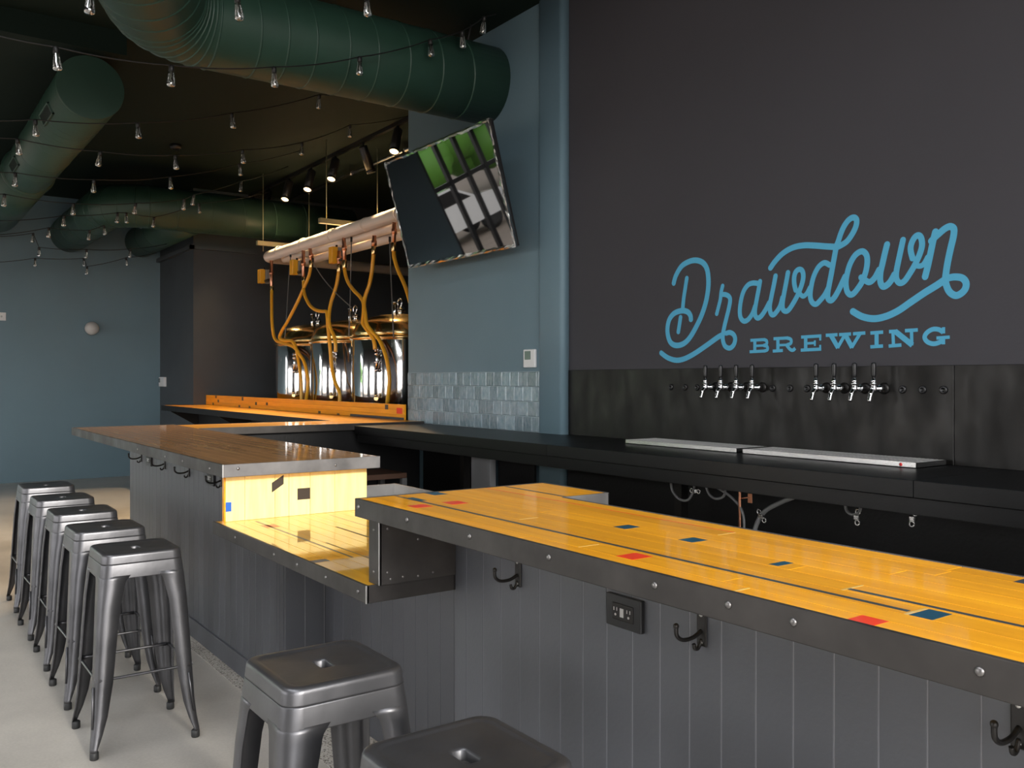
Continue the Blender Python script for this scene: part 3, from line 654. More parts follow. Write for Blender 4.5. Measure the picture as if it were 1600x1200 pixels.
def drip_tray(x0, x1, label):
    t = thing('drip_tray', label, 'drip tray', ((x0+x1)/2, 3.53, 1.05), 'drip trays under the taps')
    y0, y1, z0, z1 = 3.425, 3.655, 1.0505, 1.073
    mb = MB(); mb.box(x0, x1, y0, y0+0.003, z0, z1); mb.box(x0, x1, y1-0.003, y1, z0, z1); mb.box(x0, x0+0.003, y0, y1, z0, z1); mb.box(x1-0.003, x1, y0, y1, z0, z1)
    obj('tray_body', mb, M['stainless'], t); obj('tray_floor', MB().box(x0, x1, y0, y1, z0, z0+0.003), M['black'], t)  # floor blackened to paint in the shade between the slats
    mb = MB(); x = x0+0.012
    while x < x1-0.02:
        mb.poly([(x, y0+0.006, z1), (x+0.006, y0+0.006, z1+0.0004), (x+0.006, y1-0.006, z1+0.0004), (x, y1-0.006, z1), (x, y0+0.006, z1-0.001), (x+0.006, y0+0.006, z1-0.0007), (x+0.006, y1-0.006, z1-0.0007), (x, y1-0.006, z1-0.001)],
                [(0, 1, 2, 3), (7, 6, 5, 4), (0, 4, 5, 1), (1, 5, 6, 2), (2, 6, 7, 3), (3, 7, 4, 0)])
        x += 0.0195
    mb.box(x0+0.004, x1-0.004, (y0+y1)/2-0.004, (y0+y1)/2+0.004, z1-0.006, z1-0.003)
    g = obj('grille', mb, M['grille'], t); g['kind'] = 'stuff'
    return t
drip_tray(-3.70, -2.905, 'stainless drip tray with slotted grille below the left taps')
tr = drip_tray(-2.872, -1.982, 'stainless drip tray with red dot on its front below the right taps')
obj('red_sticker', MB().lathe([(0.007, 0), (0.007, 0.001), (0.0005, 0.0012)], (-2.05, 3.425, 1.062), (0, -1, 0), 14), M['amberled'], tr)

# ------------------------------------------------------------------ painted wall lettering
sg = thing('wall_lettering', 'light blue painted script and block lettering on the charcoal wall above the taps', 'sign', (-2.8, 3.69, 1.8))
SY = 3.6895; lay = [0]
def ribbon(mb, pts, wd, sub=6, caps=True, sm=True, closed=False):
    P = [on_y(x, y, SY) for x, y in pts]
    P = [Vector((p.x, p.z, 0)) for p in P]
    if sm: P = smooth_path(P, sub, closed)
    lay[0] += 1; r = wd/2; y = SY-0.0006-0.0004*lay[0]
    n = len(P); rng = n if closed else n-1
    def v3(p, e=0.0): return (p.x, y-e, p.y)
    L = []; R = []
    for i in range(n):
        d = (P[(i+1) % n]-P[i-1]) if closed else P[min(i+1, n-1)]-P[max(i-1, 0)]
        d.normalize(); nn = Vector((-d.y, d.x, 0))
        e = 3e-6*i; L.append(mb.bm.verts.new(v3(P[i]+nn*r, e))); R.append(mb.bm.verts.new(v3(P[i]-nn*r, e)))
    for i in range(rng):
        j = (i+1) % n
        mb.bm.faces.new((L[i], R[i], R[j], L[j]))
    if caps and not closed:
        for p, q in ((P[0], P[1]), (P[-1], P[-2])):
            d0 = math.atan2((p-q).y, (p-q).x)
            mb.bm.faces.new([mb.bm.verts.new(v3(p+Vector((math.cos(a), math.sin(a), 0))*r, 0.0 if p is P[0] else 3e-6*(n-1))) for a in [d0-PI/2+PI*k/10 for k in range(11)]])
def c5(l): return [(1020+x/6.3158, 390+y/6.3158) for x, y in l]
def c6(l): return [(1180+x/6.665, 330+y/6.665) for x, y in l]
def c7(l): return [(1340+x/6.668, 330+y/6.668) for x, y in l]
def c8(l): return [(1160+x/4.706, 490+y/4.706) for x, y in l]
def letter(strokes, lab=None):
    mb = MB(); lay[0] = 0
    for st_ in strokes: ribbon(mb, *st_)
    bmesh.ops.translate(mb.bm, verts=mb.bm.verts[:], vec=(0, 0, 0))
    o = obj('letter', mb, M['sign'], sg)
    return o
wS = 0.0295; wT = 0.0235
letter([(c5([(208, 330), (230, 255), (285, 165), (360, 118), (430, 106), (495, 130), (535, 190), (550, 290), (546, 400), (522, 530), (478, 660), (420, 780), (362, 875), (305, 928), (240, 946), (185, 925), (155, 865), (146, 780), (165, 690), (215, 628), (290, 603), (345, 615), (372, 650), (378, 688)]), wS+.002),
        (c5([(337, 283), (322, 380), (307, 480), (296, 590)]), 0.027), (c5([(276, 668), (266, 735), (254, 812)]), 0.027)])
letter([(c5([(690, 358), (676, 420), (668, 490), (650, 565), (632, 634)]), wT), (c5([(676, 445), (715, 443), (752, 462), (765, 500), (752, 580), (730, 670), (708, 760), (693, 845), (696, 905), (718, 955), (762, 972), (800, 940), (815, 882), (798, 838), (762, 818), (728, 826)]), wT+.003),
        (c5([(85, 1020), (150, 1067), (235, 1092), (320, 1075), (420, 1022), (540, 940), (640, 868), (694, 838)]), wS)])
letter([(c5([(1045, 335), (990, 330), (940, 350), (898, 410), (872, 500), (860, 600), (868, 670), (900, 706), (942, 690), (985, 630), (1010, 560)]), wT+.003), (c5([(1060, 315), (1045, 400), (1024, 510), (1010, 600), (1015, 655), (1040, 676), (1075, 652), (1115, 592), (1150, 525)]), wT+.003)])
letter([(c6([(213, 675), (195, 770), (170, 890), (153, 990), (162, 1060), (188, 1080), (222, 1050), (262, 985), (285, 900)]), wT+.003),
        (c6([(343, 640), (325, 740), (302, 860), (287, 955), (290, 1020), (318, 1042), (352, 1026), (400, 955), (448, 865), (488, 760), (503, 680), (492, 622), (460, 606), (425, 632), (408, 690), (410, 760), (424, 822)]), wT+.003),
        (c6([(462, 855), (500, 886), (538, 858), (572, 795)]), wT)])
letter([(c6([(775, 560), (730, 538), (690, 553), (648, 600), (607, 690), (582, 800), (575, 890), (595, 950), (635, 968), (682, 925), (725, 870), (762, 800)]), wT+.003),
        (c6([(845, 375), (822, 500), (797, 640), (772, 770), (757, 860), (762, 912), (792, 930), (830, 893), (872, 820), (910, 740), (938, 680)]), wT+.005),
        (c6([(835, 385), (865, 320), (895, 230), (932, 150), (980, 88), (1028, 66), (1058, 92), (1052, 155), (1018, 230), (962, 310), (902, 352), (845, 380)]), wT+.005),
        (c6([(162, 590), (212, 520), (290, 440), (390, 382), (500, 357), (620, 358), (740, 367), (838, 372)]), wS)])
letter([(c6([(1125, 420), (1078, 430), (1030, 475), (985, 560), (957, 660), (946, 750), (957, 830), (988, 868), (1025, 858), (1068, 808), (1112, 740), (1150, 640), (1168, 540), (1162, 462)]), wT+.005, 6, False, True, True),
        (c6([(1105, 690), (1150, 722), (1195, 738), (1245, 695), (1292, 610)]), wT+.005)])
letter([(c7([(308, 348), (285, 440), (260, 550), (240, 640), (238, 730), (262, 783), (302, 773), (345, 730), (385, 660)]), wS),
        (c7([(475, 300), (453, 400), (425, 530), (406, 630), (407, 705), (440, 748), (490, 728), (545, 650), (598, 560), (648, 450), (673, 360), (666, 285), (638, 252), (600, 270), (566, 330), (554, 400), (574, 490)]), wT+.004),
        (c7([(600, 562), (650, 572), (692, 550), (732, 480)]), wT)])
letter([(c7([(812, 215), (788, 310), (763, 430), (733, 570), (705, 682)]), wS), (c7([(770, 310), (815, 265), (860, 225), (915, 180), (968, 160), (1005, 188), (1000, 265), (972, 385), (945, 510), (925, 630), (918, 730), (952, 830), (1012, 876), (1066, 866), (1120, 815), (1132, 748), (1092, 697), (1012, 685), (940, 698)]), wS),
        (c7([(-47, 1045), (50, 1098), (170, 1120), (290, 1098), (420, 1040), (560, 945), (700, 850), (830, 770), (925, 705)]), wS+.002)])
k8 = 0.0155
def blk(*lines): letter([(c8(l), k8*s_, 6, False, sm_) for l, s_, sm_ in lines])
blk(([(92, 196), (92, 282)], 1.25, False), ([(60, 197), (165, 191)], 1, False), ([(92, 238), (160, 234)], .8, False), ([(55, 281), (165, 275)], 1, False), ([(160, 191), (180, 200), (180, 224), (158, 235)], 1.1, True), ([(158, 234), (184, 242), (186, 266), (160, 276)], 1.1, True))
blk(([(262, 184), (262, 272)], 1.25, False), ([(230, 185), (335, 179)], 1, False), ([(262, 233), (335, 229)], .8, False), ([(330, 179), (358, 190), (358, 218), (330, 230)], 1.1, True), ([(326, 230), (352, 262), (374, 269), (391, 254)], 1.1, True), ([(226, 276), (300, 271)], 1, False))
blk(([(466, 170), (466, 268)], 1.25, False), ([(433, 173), (582, 164)], 1, False), ([(466, 220), (540, 215)], .8, False), ([(431, 269), (582, 261)], 1, False), ([(575, 165), (575, 198)], .7, False), ([(575, 262), (575, 230)], .7, False), ([(536, 197), (536, 238)], .7, False))
blk(([(614, 160), (700, 155)], 1, False), ([(712, 155), (800, 150)], 1, False), ([(815, 149), (906, 142)], 1, False), ([(652, 158), (706, 252)], 1.5, False), ([(702, 252), (757, 154)], 1.1, False), ([(757, 152), (810, 250)], 1.5, False), ([(806, 250), (868, 148)], 1.1, False))
blk(([(942, 143), (1036, 136)], 1, False), ([(988, 140), (988, 242)], 1.3, False), ([(942, 245), (1036, 238)], 1, False))
blk(([(1079, 133), (1140, 129)], 1, False), ([(1108, 130), (1112, 238)], 1, False), ([(1077, 239), (1171, 231)], 1, False), ([(1125, 130), (1252, 232)], 1.6, False), ([(1246, 124), (1248, 234)], 1, False), ([(1198, 126), (1293, 120)], 1, False))
blk(([(1478, 138), (1445, 117), (1398, 116), (1356, 142), (1341, 176), (1362, 208), (1410, 222), (1462, 204), (1480, 172)], 1.3, True), ([(1428, 180), (1526, 173)], .9, False), ([(1481, 100), (1481, 146)], .9, False), ([(1480, 172), (1480, 226)], 1, False))

# ------------------------------------------------------------------ television, thermostat, switches, globe lamp
tv = thing('television', 'large black wall mounted television tilted down, clear film around its edges', 'television', (-5.507, 3.62, 2.69))
uu = Vector((0, -0.2155, 0.808)).normalized(); nn = Vector((0, -uu.z, uu.y)); cc = Vector((-5.507, 3.3425, 2.694))
def tvp(x, v, d): return cc+Vector((1, 0, 0))*x+uu*v+nn*d
def tvbox(mb, x0, x1, v0, v1, d0, d1):
    P = [tvp(*p) for p in ((x0, v0, d0), (x1, v0, d0), (x1, v1, d0), (x0, v1, d0), (x0, v0, d1), (x1, v0, d1), (x1, v1, d1), (x0, v1, d1))]
    mb.poly(P, [(0, 3, 2, 1), (4, 5, 6, 7), (0, 1, 5, 4), (1, 2, 6, 5), (2, 3, 7, 6), (3, 0, 4, 7)]); return mb
hw, hh = 0.722, 0.417
mb = MB(); tvbox(mb, -hw, hw, -hh, hh, -0.03, -0.002); tvbox(mb, -hw*.75, hw*.75, -hh*.85, hh*.45, -0.07, -0.03); obj('housing', mb, M['black'], tv)
mb = MB(); t_ = 0.012
tvbox(mb, -hw, hw, hh-t_, hh, -0.002, 0.004); tvbox(mb, -hw, hw, -hh, -hh+t_*1.4, -0.002, 0.004); tvbox(mb, -hw, -hw+t_, -hh+t_*1.4, hh-t_, -0.002, 0.004); tvbox(mb, hw-t_, hw, -hh+t_*1.4, hh-t_, -0.002, 0.004)
obj('bezel', mb, M['bezel'], tv)
mb = MB(); tvbox(mb, -hw+t_, hw-t_, -hh+t_*1.4, hh-t_, -0.002, 0.0005); obj('screen', mb, M['screen'], tv)
mb = MB()                                                  # wrinkled shipping film gathered along the rim
for side in range(4):
    L_ = hw if side % 2 == 0 else hh; K = 34
    rows = []
    for i in range(K+1):
        s_ = -1+2*i/K; wob = random.uniform(-0.004, 0.004); row = []
        for e, d in ((-0.016, -0.028), (0.004, -0.012), (0.006, 0.006), (-0.006, 0.010), (-0.020+wob, 0.006)):
            e2 = e+wob*.6; d2 = d+random.uniform(-.003, .003)
            if side == 0: p = tvp(s_*(hw+.004), hh+e2, d2)
            elif side == 1: p = tvp(hw+e2, s_*(hh+.004), d2)
            elif side == 2: p = tvp(s_*(hw+.004), -hh-e2, d2)
            else: p = tvp(-hw-e2, s_*(hh+.004), d2)
            row.append(p)
        rows.append(row)
    loft(mb, rows, closed=False, smooth=False)
obj('plastic_film', mb, M['film'], tv)['label'] = 'crinkled clear packing film on the rim'
mb = MB(); mb.box(-5.75, -5.25, 3.625, 3.648, 2.35, 2.95); mb.tube([(-5.6, 3.63, 2.8), (-5.6, 3.36, 2.86)], 0.02, 8); mb.tube([(-5.4, 3.63, 2.8), (-5.4, 3.36, 2.86)], 0.02, 8); mb.tube([(-5.5, 3.63, 2.45), (-5.5, 3.47, 2.5)], 0.02, 8)
obj('wall_mount', mb, M['iron'], tv)

th = thing('thermostat', 'white thermostat with grey display on the blue wall over the tiles', 'thermostat', (-4.88, 3.65, 1.55))
obj('case', MB().bbox(-4.948, -4.818, 3.628, 3.6495, 1.49, 1.615, 0.005), M['white'], th)
obj('display', MB().bbox(-4.93, -4.862, 3.6265, 3.629, 1.545, 1.603, 0.001, seg=1), M['lcd'], th)
sw = thing('wall_switch', 'white switch box on blue wall corner left of the brew room', 'switch', (-13.6, 3.44, 1.37))
obj('switch_box', MB().bbox(-13.72, -13.44, 3.40, 3.4395, 1.30, 1.44, 0.005), M['white'], sw); obj('toggle', MB().bbox(-13.70, -13.64, 3.392, 3.401, 1.36, 1.42, 0.003), M['lcd'], sw)
sw2 = thing('wall_plate', 'white plate on the far blue wall at the left picture edge', 'switch', (-13.8, 1.38, 2.25))
obj('plate', MB().bbox(-13.799, -13.785, 1.33, 1.44, 2.20, 2.31, 0.004), M['white'], sw2); obj('screw_cover', MB().lathe([(0.012, 0), (0.010, 0.004), (0.0005, 0.005)], (-13.785, 1.385, 2.255), (1, 0, 0), 12), M['opal'], sw2)
gl = thing('globe_lamp', 'unlit white globe wall lamp on the far blue wall', 'wall lamp', (-13.8, 2.5, 2.13))
obj('globe', MB().ball((-13.66, 2.485, 2.125), 0.095, None, 24, 14), M['opal'], gl); obj('wall_base', MB().lathe([(0.06, 0), (0.06, 0.02), (0.04, 0.04), (0.04, 0.06)], (-13.799, 2.5, 2.13), (1, 0, 0), 20), M['opal'], gl)

# ------------------------------------------------------------------ hooks and outlets under the bar tops
def make_hook(label):
    t = thing('coat_hook', label, 'coat hook', (0, 0, 0), 'coat hooks under the bar edge')
    obj('back_plate', MB().bbox(-0.013, 0.013, -0.006, 0, -0.045, 0.035, 0.003), M['iron'], t)
    obj('long_prong', MB().tube(smooth_path([(0, -0.004, -0.012), (0, -0.03, -0.022), (0, -0.060, -0.022), (0, -0.078, -0.010), (0, -0.080, 0.008)], 5), 0.0045, 10).ball((0, -0.080, 0.010), 0.0062, None, 10, 8), M['iron'], t)
    obj('short_prong', MB().tube(smooth_path([(0, -0.004, -0.030), (0, -0.014, -0.046), (0, -0.024, -0.046), (0, -0.028, -0.036)], 4), 0.0042, 10), M['iron'], t)
    for z in (0.022, -0.036): obj('hook_screw', MB().lathe([(0.005, 0), (0.004, 0.002), (0.0005, 0.0025)], (0, -0.006, z), (0, -1, 0), 10), M['edge'], t)
    return t
hk = None
for x, lb in ((-1.955, 'black coat hook under near bar, first to the left of the outlet'), (-1.295, 'black coat hook under near bar, first to the right of the outlet'), (-0.655, 'black coat hook under near bar at the right picture edge'),
              (-6.16, 'black coat hook under far bar, farthest of the four'), (-5.58, 'black coat hook under far bar, second farthest'), (-5.07, 'black coat hook under far bar, third farthest'), (-4.50, 'black coat hook under far bar right beside its outlet')):
    if hk is None: hk = make_hook(lb); hk.location = (x, 1.4195, 0.895)
    else: copy_tree(hk, (x, 1.4195, 0.895 if x > -3 else 0.915), lb)
def outlet(x, z, label, wd=0.118, ht=0.075):
    t = thing('power_outlet', label, 'outlet', (x, 1.42, z), 'black outlets in the bar fronts')
    obj('outlet_frame', MB().bbox(x-wd/2, x+wd/2, 1.406, 1.4198, z-ht/2, z+ht/2, 0.003), M['black'], t)
    obj('outlet_face', MB().bbox(x-wd*.3, x+wd*.3, 1.4035, 1.407, z-ht*.26, z+ht*.26, 0.002), M['iron'], t)
    for dx in (-0.022, 0.022):
        mb = MB(); mb.box(x+dx-0.006, x+dx-0.004, 1.4025, 1.404, z+0.002, z+0.010); mb.box(x+dx+0.004, x+dx+0.006, 1.4025, 1.404, z+0.002, z+0.010); mb.lathe([(0.003, 0), (0.003, 0.001)], (x+dx, 1.4035, z-0.007), (0, -1, 0), 10)
        obj('socket', mb, M['edge'], t)
    obj('reset_button', MB().box(x-0.006, x+0.006, 1.402, 1.404, z-0.010, z+0.010), M['edge'], t)
outlet(-1.528, 0.872, 'black double outlet on the near bar front between two hooks')
outlet(-4.66, 0.90, 'black outlet on far bar front, close to its yellow end board')
outlet(-5.93, 0.90, 'black outlet on far bar front, between the farthest hooks')

# ------------------------------------------------------------------ hoses and copper under the back counter
def hose(name, label, pts, r, m, cat='hose', group=None, extra=None):
    P = smooth_path(pts, 6); t = thing(name, label, cat, tuple(P[0]), group)
    obj('tube', MB().tube(P, r, 10), m, t)
    if extra: extra(t)
    return t
uY = 3.2
def U(px, py, y=uY): return on_y(px, py, y)
def clampx(p, ang):
    def f(t):
        mb = MB(); d = Vector((math.cos(ang), 0, math.sin(ang)))
        for k in (-1, 1):
            q = p+d*0.022*k; mb.tube([q+Vector((math.cos(a), 0, math.sin(a)))*0.010 for a in [2*PI*i/12 for i in range(13)]], 0.0035, 6)
        mb.bbox(p.x-0.012, p.x+0.012, p.y-0.012, p.y+0.012, p.z-0.010, p.z+0.010, 0.003)
        obj('clamp', mb, M['stainless'], t)
    return f
hose('drain_hose', 'grey loop of hose hanging lowest at left under the back counter', [U(1048, 752), U(1051, 768), U(1062, 780), U(1075, 781), U(1083, 768), U(1085, 755)], 0.006, M['greyhose'], group='hoses under the back counter', extra=clampx(U(1086, 767), 0.0))
hose('drain_hose', 'short grey loop of hose left of the copper pipe', [U(1102, 756), U(1108, 772), U(1118, 779), U(1130, 776), U(1134, 764), U(1132, 756)], 0.006, M['greyhose'], group='hoses under the back counter')
hose('drain_hose', 'dark hose slanting down to the copper pipe', [U(1112, 757), U(1132, 769), U(1147, 781), U(1160, 800), U(1163, 830), U(1162, 880)], 0.006, M['greyhose'], group='hoses under the back counter')
hose('drain_hose', 'dark hose with steel clamp curving down right of the copper pipe', [U(1245, 775), U(1220, 785), U(1195, 799), U(1182, 820), U(1175, 850), U(1170, 890)], 0.010, M['greyhose'], group='hoses under the back counter', extra=clampx(U(1190, 806), -0.9))
hose('drain_hose', 'small grey loop of hose farthest right under the back counter', [U(1320, 785), U(1323, 798), U(1332, 804), U(1342, 801), U(1345, 790), U(1344, 785)], 0.006, M['greyhose'], group='hoses under the back counter', extra=clampx(U(1340, 808), 1.5))
cp = hose('copper_pipe', 'copper pipe rising to the underside of the back counter', [U(1156, 766), U(1156, 800), U(1156, 850), U(1156, 960)], 0.007, M['copper'], 'pipe')
pb = U(1172, 779); obj('copper_bracket', MB().bbox(pb.x-0.012, pb.x+0.012, pb.y-0.002, pb.y+0.002, pb.z-0.02, pb.z+0.022, 0.001, seg=1).tube([U(1156, 779), U(1172, 777)], 0.003, 8), M['copper'], cp)
pc = U(1427, 810); cl = thing('pipe_clamp', 'bare steel clamp hanging under the counter near the right edge', 'clamp', tuple(pc)); clampx(pc, 1.3)(cl); obj('hanger_rod', MB().tube([pc, (pc.x, pc.y, 0.93)], 0.003, 6), M['stainless'], cl)

# ------------------------------------------------------------------ brew room: tanks, pipes, hoses
def make_tank(label):
    t = thing('brew_tank', label, 'tank', (0, 0, 0), 'brew tanks'); R = 0.51
    obj('tank_body', MB().lathe([(0.47, 0.42), (R, 0.46), (R, 1.80), (R-0.006, 1.815)], seg=64), M['tank'], t)
    obj('rim_band', MB().lathe([(R-0.01, 1.812), (R+0.014, 1.815), (R+0.018, 1.826), (R+0.014, 1.838), (R-0.012, 1.84)], seg=64), M['dome'], t)
    dm = [(R-0.012, 1.838), (R-0.008, 1.88), (R-0.03, 1.925)]+[((R-0.035)*math.cos(a), 1.93+0.155*math.sin(a)) for a in [0.1+i*(PI/2-0.1)/12 for i in range(13)]]
    obj('dome', MB().lathe(dm, seg=64), M['dome'], t)
    mb = MB(); mb.tube([(0, 0, 2.06), (0, 0, 2.14)], 0.03, 14); mb.lathe([(0.045, 2.11), (0.045, 2.125)], seg=16); mb.tube([(0, -0.01, 2.13), (0.05, -0.03, 2.15), (0.09, -0.03, 2.15)], 0.016, 10)
    mb.tube([(0, 0, 2.16)]+[Vector((0.045*math.sin(a), -0.01, 2.20+0.045*-math.cos(a))) for a in [i*PI*1.7/12 for i in range(13)]], 0.012, 8); mb.tube([(-0.06, 0, 2.145), (0.06, 0, 2.145)], 0.014, 8)
    obj('valve_fittings', mb, M['chrome'], t)
    mb = MB(); mb.tube([(0.10, -0.12, 2.02), (0.10, -0.12, 2.19)], 0.022, 12); mb.lathe([(0.03, 2.19), (0.03, 2.2)], (0.10, -0.12, 0), seg=14)
    obj('vent_port', mb, M['chrome'], t)
    e = Vector((0.59, -0.81, 0)); mb = MB(); mb.lathe([(0.024, 0.50), (0.024, 0.55), (0.0005, 0.5505)], (0, 0, 1.70), e, 16); q = e*0.535; mb.tube([q+Vector((0, 0, 1.72)), q+Vector((0, 0, 1.48))], 0.016, 10)
    for z in (1.66, 1.58, 1.50): mb.lathe([(0.026, z-0.01), (0.026, z+0.01)], (q.x, q.y, 0), seg=14)
    obj('sample_port', mb, M['chrome'], t)
    mb = MB(); mb.tube([e*0.50+Vector((0, 0, 1.22)), e*0.56+Vector((0, 0, 1.22))], 0.014, 10); mb.lathe([(0.022, 0.53), (0.022, 0.56)], (0, 0, 1.22), e, 14); mb.ball(e*0.56+Vector((0, 0, 1.25)), 0.018)
    obj('bottom_port', mb, M['brass'], t)
    for k in range(4):
        a = PI/4+k*PI/2; obj('leg', MB().tube([(0.4*math.cos(a), 0.4*math.sin(a), 0.003), (0.4*math.cos(a), 0.4*math.sin(a), 0.47)], 0.03, 10), M['tank'], t)
    return t
tk = make_tank('polished steel brew tank on the left of the three behind the shelf'); tk.location = (-10.34, 4.45, 0)
copy_tree(tk, (-9.28, 4.45, 0), 'polished steel brew tank in the middle of the three')
copy_tree(tk, (-8.22, 4.45, 0), 'polished steel brew tank on the right, partly hidden by tiled wall')

gp = thing('cooling_pipe', 'white jacketed cooling pipe loop hung over the brew tanks', 'pipe', (-9.0, 4.2, 3.0))
def arc(c, r, a0, a1, z, n=10): return [(c[0]+r*math.cos(a0+(a1-a0)*i/n), c[1]+r*math.sin(a0+(a1-a0)*i/n), z) for i in range(n+1)]
obj('front_run', MB().tube([(-6.0, 4.0, 2.965), (-10.80, 4.0, 2.945)]+arc((-10.80, 4.16), 0.16, -PI/2, -PI*1.0, 2.94)+[(-10.96, 6.98, 2.90)], 0.066, 18), M['pinkpipe'], gp)
obj('middle_run', MB().tube([(-6.0, 4.10, 2.885), (-10.4, 4.10, 2.885), (-10.62, 4.13, 2.90), (-10.80, 4.2, 2.93)], 0.050, 14), M['pinkpipe'], gp)
obj('back_run', MB().tube([(-6.0, 4.19, 2.82), (-10.2, 4.19, 2.82), (-10.5, 4.2, 2.87), (-10.80, 4.24, 2.93)], 0.050, 14), M['pinkpipe'], gp)
for x in (-10.45, -9.7, -8.9, -8.1, -7.4): obj('pipe_clip', MB().lathe([(0.066, -0.012), (0.071, -0.012), (0.071, 0.012), (0.066, 0.012)], (x, 4.0, 2.958), (1, 0, 0), 20, caps=False), M['pinkpipe'], gp)
su = thing('strut_hanger', 'galvanised strut frame on thin rods above the white pipes', 'pipe hanger', (-9.0, 4.1, 3.13))
obj('strut', MB().box(-10.95, -6.0, 4.42, 4.48, 3.115, 3.19), M['strut'], su)
for x in (-10.75, -8.85, -7.0):
    o = obj('cross_strut', MB().box(x-0.03, x+0.03, 3.82, 4.52, 3.06, 3.113), M['strut'], su)
    for y in (3.90, 4.50): obj('rod', MB().tube([(x, y, 2.99), (x, y, ZC)], 0.006, 8), M['strut'], su)
# hoses with drop valves; every hose hangs in the plane just before the tanks
hy = 3.86
def HP(l): return [on_y(px, py, 4.0-0.12*min(1, max(0, (py-430)/70))) for px, py in l]
HG = 'yellow hoses to the brew tanks'
def yhose(label, pts, drop=None, dr_=0.022):
    P = smooth_path(HP(pts), 5); t = thing('cooling_hose', label, 'hose', tuple(P[0]), HG)
    obj('tube', MB().tube(P, 0.019, 12), M['hose'], t)
    if drop:
        d = HP(drop); mb = MB(); mb.tube(d, 0.020, 12)
        for p in d[1:-1]: mb.lathe([(0.027, -0.025), (0.027, 0.025)], p, seg=12)
        obj('copper_drop', mb, M['copper'], t)
    p = P[0]; obj('ferrule', MB().lathe([(0.022, -0.05), (0.025, -0.04), (0.025, 0.03), (0.020, 0.04)], p, seg=14), M['brass'], t)
    return t
yhose('yellow hose at far left, dropping straight from the first yellow valve', [(424.7, 452), (424.5, 475), (425.2, 505), (428, 525), (433, 533), (442, 536), (455, 540), (463, 546), (468, 554), (475, 565), (480, 585), (481, 605), (478, 628)], [(424, 396), (424, 427), (424.7, 452)])
yhose('yellow hose slanting down left, behind second yellow valve', [(486, 412), (483, 430), (474, 452), (462, 478), (449, 503), (440, 518), (437, 528), (444, 532), (456, 533), (462, 542), (465, 556), (470, 590), (471, 628)], [(484, 386), (486, 400), (486, 412)])
yhose('yellow hose bending right from the second valve onto the middle tank', [(474.5, 438), (475, 455), (478, 466), (485, 478), (494, 484.5), (504, 486.5), (510, 487), (511.5, 495), (512.5, 510), (514, 525), (516, 545), (518, 570), (523, 595), (530, 612), (531, 630)], [(474, 388), (474, 412), (474.5, 438)])
yhose('yellow hose from third valve, running down to middle tank top port', [(530, 418), (527, 440), (523, 455), (518, 470), (515, 485), (514, 500), (516, 512), (521, 523), (524, 535), (524.5, 550)], [(530, 392), (530, 404), (530, 418)])
yhose('yellow hose crossing right from third valve to the right tank', [(538.5, 412), (539, 425), (544, 441), (553, 454), (562, 463), (568, 474), (568, 490), (567, 505), (574, 516), (582, 527), (585, 536), (586, 546)], [(537, 366), (538, 388), (538.5, 412)])
yhose('yellow hose crossing left and swinging down the right tank', [(584, 390), (583, 405), (581, 425), (577, 445), (571, 462), (569, 476), (571, 492), (573, 506), (581, 518), (590, 527), (597, 540), (604, 560), (608, 585), (608, 605), (605, 630)], [(585, 368), (584.5, 380), (584, 390)])
yhose('yellow hose farthest right, vanishing behind the tiled wall', [(615, 385), (616, 402), (622, 422), (631, 442), (638, 462), (645, 490), (650, 520)], [(616, 342), (616, 362), (615, 385)])
for l_, lb in (([(454, 402), (451, 440), (448, 490), (445, 528)], 'thin cable hanging left over the left tank'), ([(549, 378), (548, 430), (547, 480), (545, 525)], 'thin cable hanging straight down over the middle tank'),
               ([(609, 378), (611, 430), (613, 480), (615, 528)], 'thin cable hanging straight down over the right tank'), ([(489, 410), (505, 435), (525, 458), (549, 480)], 'thin cable slanting down right to the middle tank valve')):
    P = HP(l_); t = thing('probe_cable', lb, 'cable', tuple(P[0]), 'thin cables over the brew tanks'); obj('wire', MB().tube(smooth_path(P, 4), 0.006, 6), M['greyhose'], t); obj('plug', MB().tube([P[0]+Vector((0, 0, 0.05)), P[0]], 0.012, 8), M['iron'], t)
for px, py, lb in ((413, 432, 'yellow and grey valve actuator at far left under the white pipe'), (464, 418, 'yellow and grey valve actuator, middle one of three'), (526, 399, 'yellow and grey valve actuator, right one of three')):
    p = on_y(px, py, 4.0); t = thing('valve_actuator', lb, 'valve', tuple(p), 'valve actuators under the pipe')
    obj('yellow_case', MB().bbox(p.x-0.045, p.x+0.045, p.y-0.075, p.y-0.003, p.z-0.09, p.z+0.085, 0.008), M['act_y'], t)
    obj('grey_case', MB().bbox(p.x-0.043, p.x+0.043, p.y-0.002, p.y+0.07, p.z-0.088, p.z+0.083, 0.008), M['act_g'], t)
    obj('valve_stem', MB().tube([(p.x+0.03, p.y, p.z-0.06), (p.x+0.19, p.y, p.z-0.06)], 0.018, 10).tube([(p.x, p.y, p.z+0.07), (p.x, p.y, p.z+0.11)], 0.012, 8), M['iron'], t)

